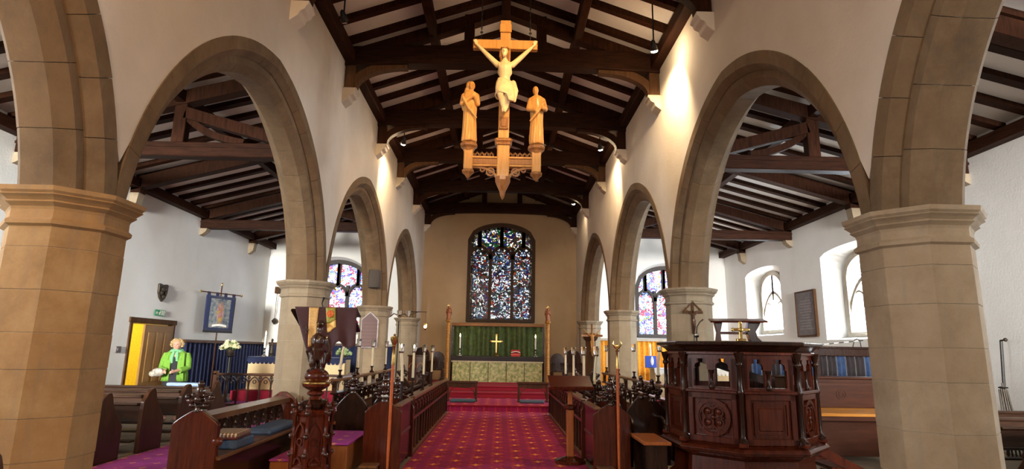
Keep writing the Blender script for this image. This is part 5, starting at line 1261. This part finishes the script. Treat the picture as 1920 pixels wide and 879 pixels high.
# ------------------------------------------------------------------ side chapel
blue=M['blue']
def wall_curtain(name,label,p0,p1,z0,z1,mat,folds,depth=.05,rail=M['stalloak'],amp=1):
    d=Vector((p1[0]-p0[0],p1[1]-p0[1],0)); L=d.length; d.normalize(); n=Vector((-d.y,d.x,0)); t=thing(name,label,'curtain',(p0[0],p0[1],0))
    obj('cloth',MB().sheet(lambda u,v:tuple(d*L*u+n*(depth*math.sin(u*folds*2*PI+.6*math.sin(u*31))*(1-.25*v)*amp))[:2]+(z0+(z1-z0)*v,),folds*10,5),mat,t,smooth=True,thick=.006)
    m=MB(); a=n*.09; 
    P=[(a.x,a.y),(d.x*L+a.x,d.y*L+a.y),(d.x*L-a.x,d.y*L-a.y),(-a.x,-a.y)]; m.prism(P,'z',z1-.01,z1+.07); obj('top_rail',m,rail,t); return t
wall_curtain('curtain','long navy curtain under a wooden rail along the chapel side wall',(XL+.14,15.75),(XL+.14,21.1),.05,1.58,blue,24,.06)
wall_curtain('curtain','navy curtain on the end wall behind the chapel altar',(XL+.35,21.12),(-3.6,21.12),.05,1.58,blue,20,.06)
wall_curtain('curtain','bright orange curtain under the window at the far end of the pulpit-side aisle',(3.6,21.12),(XR-.1,21.12),.05,1.92,M['orange'],26,.05,M['stone_pale'])
def side_altar(x,y,label,w,front,topm,z):
    t=thing('side_altar',label,'altar',(x,y,0))
    obj('step',MB().box(-w/2-.2,w/2+.2,-.5,.9,0,z,.01),redc,t)
    obj('front',MB().box(-w/2,w/2,0,.65,z,z+.88,.01),front,t); obj('top_cloth',MB().box(-w/2-.03,w/2+.03,-.03,.68,z+.88,z+.93,.008),topm,t)
    obj('superfrontal',MB().box(-w/2-.02,w/2+.02,-.03,-.015,z+.78,z+.90,.004),topm,t)
    m=MB()
    for i in range(int(w/.12)):
        a=-w/2+.12*i; m.prism([(a,z+.80),(a+.12,z+.80),(a+.10,z+.74),(a+.06,z+.72),(a+.02,z+.74)],'y',-.035,-.02)
    obj('scalloped_fringe',m,topm,t); return t
side_altar(-5.88,17.4,'side chapel altar with cream frontal and blue cloth top',2.8,M['cream'],M['blue'],.28)
side_altar(6.0,18.2,'side altar with gold front and white cloth at the end of the pulpit-side aisle',2.4,M['cream'],M['white'],.12)
altar_candle(-6.92,17.6,1.212,'lit candle on the blue-topped side chapel altar beside a dark figure')
# brass base already; dark statuette
m=MB(); m.lathe([(.07,0),(.07,.03),(.055,.05),(.075,.10),(.05,.30),(.045,.36),(.05,.40),(.02,.43)],n=12); m.ell((0,0,.47),(.035,.04,.05)); limb(m,[(-.05,0,.39),(-.06,-.04,.32),(-.01,-.07,.34)],[.02,.018,.014],6); limb(m,[(.05,0,.39),(.06,-.04,.32),(.01,-.07,.34)],[.02,.018,.014],6)
o=put('statuette',fused(m,.007,M['bronze'],'statuette',2),None,(-6.72,17.62,1.212)); tag(o,'dark standing statuette on the side chapel altar beside the lit candle','statuette')
altar_candle(4.75,18.5,1.052,'tall candle on the white-covered side altar')
t=thing('blue_banner','blue panel with white figure standing on the white-covered side altar','banner',(4.72,18.36,1.052))
obj('panel',MB().box(-.18,.18,0,.02,.0,.36,.004),M['bluebright'],t); obj('white_figure',MB().ell((.04,-.01,.2),(.05,.015,.13)).ell((.04,-.01,.31),(.03,.015,.035)),M['white'],t,smooth=True); obj('stand_foot',MB().box(-.1,.1,-.06,.06,-.0,.015),M['darkoak'],t)
def flowers(x,y,z,label,petal,n,w,h,ped=None,cat='flowers',lean=0):
    t=thing('flower_arrangement',label,cat,(x,y,z)); rr=random.Random(int(x*100)+n)
    if ped: obj('pedestal',MB().lathe([(.18,-ped),(.17,-ped+.05),(.04,-ped+.12),(.035,-.14),(.12,-.10),(.13,-.06)],n=12),M['iron'],t,smooth=True)
    obj('vase',MB().lathe([(.06,-.06 if ped else 0),(.10,.0),(.11,.06),(.08,.10)],n=12),M['bronze'],t,smooth=True)
    bl=MB()
    for k in range(6):
        a=k*PI/3; bl.add([(0,0,0),(.035*math.cos(a-.4),.035*math.sin(a-.4),.012),(.06*math.cos(a),.06*math.sin(a),.03),(.035*math.cos(a+.4),.035*math.sin(a+.4),.012)],[(0,1,2,3)])
        bl.add([(0,0,.01),(.02*math.cos(a-.4),.02*math.sin(a-.4),.03),(.03*math.cos(a),.03*math.sin(a),.055),(.02*math.cos(a+.4),.02*math.sin(a+.4),.03)],[(0,1,2,3)])
    bl.ell((0,0,.012),(.014,.014,.012),6,4); bm_=bl.mesh('bloom',petal,fix=False)
    lv=MB()
    for i in range(60):
        a=rr.uniform(0,2*PI); u=rr.uniform(0,1); d=Vector((math.cos(a)*w*(.3+.7*u),math.sin(a)*.6*w*u,.08+h*rr.uniform(0,.85)*(1-.6*u)))
        s_=Vector((-math.sin(a),math.cos(a),0))*.02; lv.add([d*.75,d*.9+s_,d*1.12,d*.9-s_],[(0,1,2,3)])
    st=MB()
    for i in range(n):
        a=rr.uniform(0,2*PI); u=math.sqrt(rr.uniform(0,1)); hh=h*(1-u*.85)*rr.uniform(.55,1)+.06; p=(math.cos(a)*w*u,math.sin(a)*w*.6*u-.02,hh)
        o=put('bloom',bm_,t,p,(rr.uniform(.2,1.3),rr.uniform(-.6,.6),rr.uniform(0,6)),(rr.uniform(.8,1.35),)*3); st.tube([(0,0,.06),(p[0]*.5,p[1]*.5,p[2]*.6),p],.004,4)
    obj('leaves',lv,M['leaf'],t)['kind']='stuff'; obj('stems',st,M['leaf'],t); return t
flowers(-7.35,16.35,1.335,'large cream flower arrangement on a dark pedestal against the navy curtain',M['flower'],60,.28,.30,1.32)
flowers(-4.62,17.7,1.212,'pale green flower arrangement on the chapel altar behind the purple-draped lectern',M['palegreen'],46,.24,.26)
# chapel rail
t=thing('chapel_rail','dark traceried communion rail crossing the side chapel','rail',(0,15.35,.014))
obj('rail',MB().box(-7.25,-3.75,-.05,.05,.76,.81,.01),M['stalloak'],t); obj('sill',MB().box(-7.2,-3.75,-.03,.03,.0,.06),M['stalloak'],t)
for X in (-7.2,-5.5,-3.8): obj('post',MB().box(X-.05,X+.05,-.05,.05,0,.86,.01),M['stalloak'],t)
bal=MB().box(-.018,.018,-.018,.018,.06,.62).mesh('baluster',M['darkoak'])
for i in range(1,12): put('baluster',bal,t,(-7.2+.2834*i,0,0))
tracery_run(t,0,-7.2,-3.8,.50,.76,12,M['darkoak'],along='x')
# embroidered banner on its pole
t=thing('processional_banner','navy bordered processional banner with painted figure on a tall pole','banner',(-8.06,17.0,0),PI/2-.36)
obj('pole',MB().tube([(.0,.03,0),(0,.03,3.22)],.018,8),M['stalloak'],t,smooth=True); obj('pole_foot',MB().lathe([(.2,0),(.19,.05),(.04,.1),(.03,.3)],(0,.03,0),10),M['iron'],t,smooth=True)
obj('crossbar',MB().tube([(-.72,0,2.98),(.72,0,2.98)],.016,8),M['stalloak'],t,smooth=True)
obj('crossbar_knob',MB().ell((-.74,0,2.98),.035).ell((.74,0,2.98),.035).ell((0,.03,3.24),(.03,.03,.05)),M['brass'],t,smooth=True)
obj('border_cloth',MB().sheet(lambda u,v:(-.52+1.04*u,.015*math.sin(u*9+v*2),1.92+.98*v),16,6),blue,t,smooth=True,thick=.008)
pc=put('picture_panel',MB().sheet(lambda u,v:(-.36+.72*u,-.014+.015*math.sin((.15+.7*u)*9+(.08+.84*v)*2),-.0+.82*v),16,6).mesh('picture_panel',M['banner'],True),t,(0,0,2.0))
for k in range(4): obj('hanging_tab',MB().box(-.50+.30*k,-.40+.30*k,-.01,.01,2.88,3.0),blue,t)
obj('bottom_fringe',MB().box(-.52,.52,-.012,.012,1.86,1.92),M['black'],t); obj('ribbon_text_scroll',MB().sheet(lambda u,v:(-.26+.52*u,-.03,2.02+.06*v+.03*math.sin(u*PI)),10,2),M['white'],t,thick=.004)
# tiny statue bracket on the chapel end wall
t=thing('wall_bracket_lamp','small brown bracket lamp hanging near the chapel corner','lamp',(-8.05,20.9,0))
obj('box',MB().box(-.07,.07,.15,.35,3.38,3.62,.01),M['brace'],t); obj('hanging_rod',MB().tube([(0,.22,3.38),(0,.22,2.45)],.01,5),M['iron'],t); obj('lamp_cup',MB().lathe([(.02,2.28),(.09,2.36),(.10,2.42),(.02,2.50)],(0,.22,0),10),M['bronze'],t,smooth=True)

# ------------------------------------------------------------------ memorial tablet, speaker on the sill, wrought stand
t=thing('memorial_tablet','dark slate memorial tablet between the two deep side windows','plaque',(XR-.0,15.7,0))
obj('slab',MB().box(-.05,0,-.50,.46,2.02,3.22,.01),M['slate'],t); obj('frame',MB().sweep([(-.5,2.02),(.46,2.02),(.46,3.22),(-.5,3.22),(-.5,2.02)],.03,(-.07,-.0),'yz'),M['brace'],t)
m=MB(); rr=random.Random(3)
for k in range(11):
    w=rr.uniform(.2,.36); m.box(-.054,-.05,-.02-w,-.02+w,2.95-.075*k,2.97-.075*k)
obj('inscription_lines',m,plain('worn_inscription',(.28,.26,.25),.7),t)
b=obj('sill_box',MB().prism([(-.20,-.0),(.16,0),(.20,.26),(-.22,.26)],'y',-.14,.14),M['black'],loc=(8.52,12.75,1.905),rot=(0,0,PI/2)); tag(b,'black boxy speaker standing on the deep window sill','speaker')
t=thing('processional_poles','bundle of thin metal poles and a cross leaning in the pew corner','poles',(8.12,9.45,0))
obj('tall_pole',MB().tube([(.0,.1,0),(.05,-.02,1.80)],.022,6),M['iron'],t); obj('cross_arm',MB().tube([(-.05,-.22,1.80),(.15,.10,1.80)],.014,6).ell((-.07,-.24,1.80),.03),M['bronze'],t)
for k in range(5): obj('pole',MB().tube([(-.22+.09*k,-.16+.03*k,0),(-.08+.03*k,.0,1.12-.05*abs(k-2))],.013,6),M['bronze'],t)
obj('binding_ring',MB().tube([(.06*math.cos(a)-.03,.05*math.sin(a)-.02,1.05) for a in [2*PI*i/12 for i in range(12)]],.012,5,True),M['iron'],t)

# ------------------------------------------------------------------ the standing woman
t=thing('person','woman with blond curly hair in a lime green cardigan holding a pale bundle','person',(-6.62,12.35,0),.25)
m=MB(); 
limb(m,[(0,0,.93),(0,-.01,1.10),(0,-.05,1.28)],[.15,.125,.14],12); m.ell((0,-.04,1.30),(.185,.10,.08)); m.ell((0,0,.90),(.17,.12,.11))
limb(m,[(0,-.055,1.36),(0,-.09,1.44)],[.055,.05],10)
hz=1.505; hy=-.115; m.ell((0,hy,hz),(.075,.092,.105),14,12); m.ell((0,hy-.03,hz-.06),(.052,.055,.05)); m.ell((0,hy-.098,hz-.012),(.014,.022,.022),8,6); m.ell((0,hy-.082,hz-.055),(.024,.012,.008),8,5)
for s_ in (-1,1):
    m.ell((s_*.076,hy+.01,hz-.01),(.012,.02,.03),8,6); m.ell((s_*.035,hy-.075,hz-.028),(.02,.018,.018),8,6)
    hand=(s_*.085-.02,-.36,.98)
    limb(m,[(s_*.185,-.03,1.30),(s_*.225,-.06,1.05),hand],[.055,.045,.028],10)
    m.ell((hand[0]-s_*.01,hand[1]-.03,hand[2]-.01),(.022,.045,.032),8,6)
    for f in range(4): limb(m,[(hand[0]-s_*.01,hand[1]-.06,hand[2]+.018-.014*f),(hand[0]-s_*.03,hand[1]-.095,hand[2]+.014-.015*f),(hand[0]-s_*.055,hand[1]-.10,hand[2]+.006-.015*f)],[.010,.009,.008],6)
    limb(m,[(hand[0]-s_*.01,hand[1]-.02,hand[2]+.025),(hand[0]-s_*.04,hand[1]-.045,hand[2]+.045)],[.012,.009],6)
    limb(m,[(s_*.09,0,.90),(s_*.095,-.03,.50),(s_*.10,.03,.10)],[.095,.065,.042],10); m.ell((s_*.10,-.05,.045),(.045,.12,.045),8,6)
body=put('body',fused(m,.011,M['skin'],'body',2),t)
m=MB()
for s_ in (-1,1): m.ell((s_*.030,hy-.088,hz+.008),(.010,.006,.006),8,5)
obj('eyes',m,M['black'],body,smooth=True); obj('lips',MB().ell((0,hy-.094,hz-.052),(.020,.006,.007),8,5),plain('lips',(.5,.13,.12),.5),body,smooth=True)
m=MB(); rr=random.Random(5); m.ell((0,hy+.025,hz+.03),(.098,.10,.10),12,9)
for k in range(70):
    a=rr.uniform(-.35,PI+.35); e=rr.uniform(-.5,1.35); r=.108; m.ell((r*math.cos(a)*math.cos(e*.9),hy+.02+r*math.sin(a)*math.cos(e*.9),hz+.02+.10*math.sin(e)-.01),(.030,.030,.026),6,5,Matrix.Rotation(rr.uniform(0,3),3,'Z'))
obj('hair',m,M['hair'],t,smooth=True)
# dress and cardigan as fitted shells
def shell(parent,name,mat,prof,n=36,gap=None,fold=0,th=.008):
    vs=[];m=MB(); K=len(prof); rng=range(n+1) if gap else range(n)
    for (z,rx,ry,cy) in prof:
        for i in rng:
            a=(-PI/2+gap+(2*PI-2*gap)*i/n) if gap else 2*PI*i/n
            f=1+fold*math.sin(a*9+z*6); vs.append((rx*f*math.cos(a),cy+ry*f*math.sin(a),z))
    c=n+1 if gap else n
    m.add(vs,[(j*c+i,j*c+(i+1)%c,(j+1)*c+(i+1)%c,(j+1)*c+i) for j in range(K-1) for i in range(n)]); return obj(name,m,mat,parent,smooth=True,thick=th)
shell(t,'dress',M['darkdress'],[(.42,.24,.18,.0),(.60,.215,.165,.0),(.80,.205,.15,.0),(.93,.195,.145,0),(1.08,.155,.135,-.01),(1.22,.175,.15,-.045),(1.33,.17,.11,-.05),(1.38,.08,.075,-.06)],fold=.03)
shell(t,'cardigan',M['lime_green'],[(.78,.235,.185,0),(.92,.225,.18,0),(1.08,.185,.165,-.01),(1.22,.205,.17,-.045),(1.32,.21,.13,-.05),(1.375,.13,.095,-.055),(1.40,.09,.08,-.06)],gap=.55,fold=.035,th=.014)
for s_ in (-1,1):
    m=MB(); hand=(s_*.085-.02,-.36,.98); m.tube([(s_*.175,-.03,1.33),(s_*.215,-.04,1.20),(s_*.235,-.07,1.05),(s_*.20,-.16,1.02),(s_*.14,-.27,1.0)],[.068,.072,.066,.058,.052],12); obj('sleeve',m,M['lime_green'],t,smooth=True)
    obj('cardigan_front',MB().sheet(lambda u,v:(s_*(.07+.13*u)*(1-.12*v),-.13-.035*math.sin(v*PI)-.03*v-.01*math.sin(u*6+v*9),.78+.56*v),6,8),M['lime_green'],t,smooth=True,thick=.012)
m=MB().tube([(.10*math.cos(a),-.075+.085*math.sin(a),1.385+.012*math.sin(3*a)) for a in [2*PI*i/18 for i in range(18)]],[.030+.006*math.sin(4*i) for i in range(18)],8,True)
m.tube([(-.03,-.17,1.36),(-.05,-.20,1.25),(-.04,-.19,1.14)],[.03,.035,.02],8); m.tube([(.03,-.17,1.36),(.045,-.20,1.27),(.05,-.19,1.18)],[.03,.032,.02],8); obj('scarf',m,M['scarf'],t,smooth=True)
c=obj('cloth_bundle',MB().ell((0,0,0),(.12,.09,.085),14,10).ell((-.09,-.02,-.03),(.07,.06,.06)).ell((.06,-.03,.03),(.05,.05,.04)),plain('pale_mixed_cloth',(.40,.37,.31),.8,0,.4,14,.6),loc=(-6.76,11.98,.965),smooth=True); tag(c,'pale crumpled bundle held in the hands of the woman in lime green','cloth')

m=MB(); rr=random.Random(9)
for k in range(16): m.ell((rr.uniform(-.07,.07),rr.uniform(-.05,.05),.03+rr.uniform(0,.03)),(.024,.024,.018),7,5)
o=obj('flower_posy',m,M['white'],loc=(-1.60,8.35,.812),smooth=True); tag(o,'small posy of white flowers lying on the bench rail behind the staff','flowers')
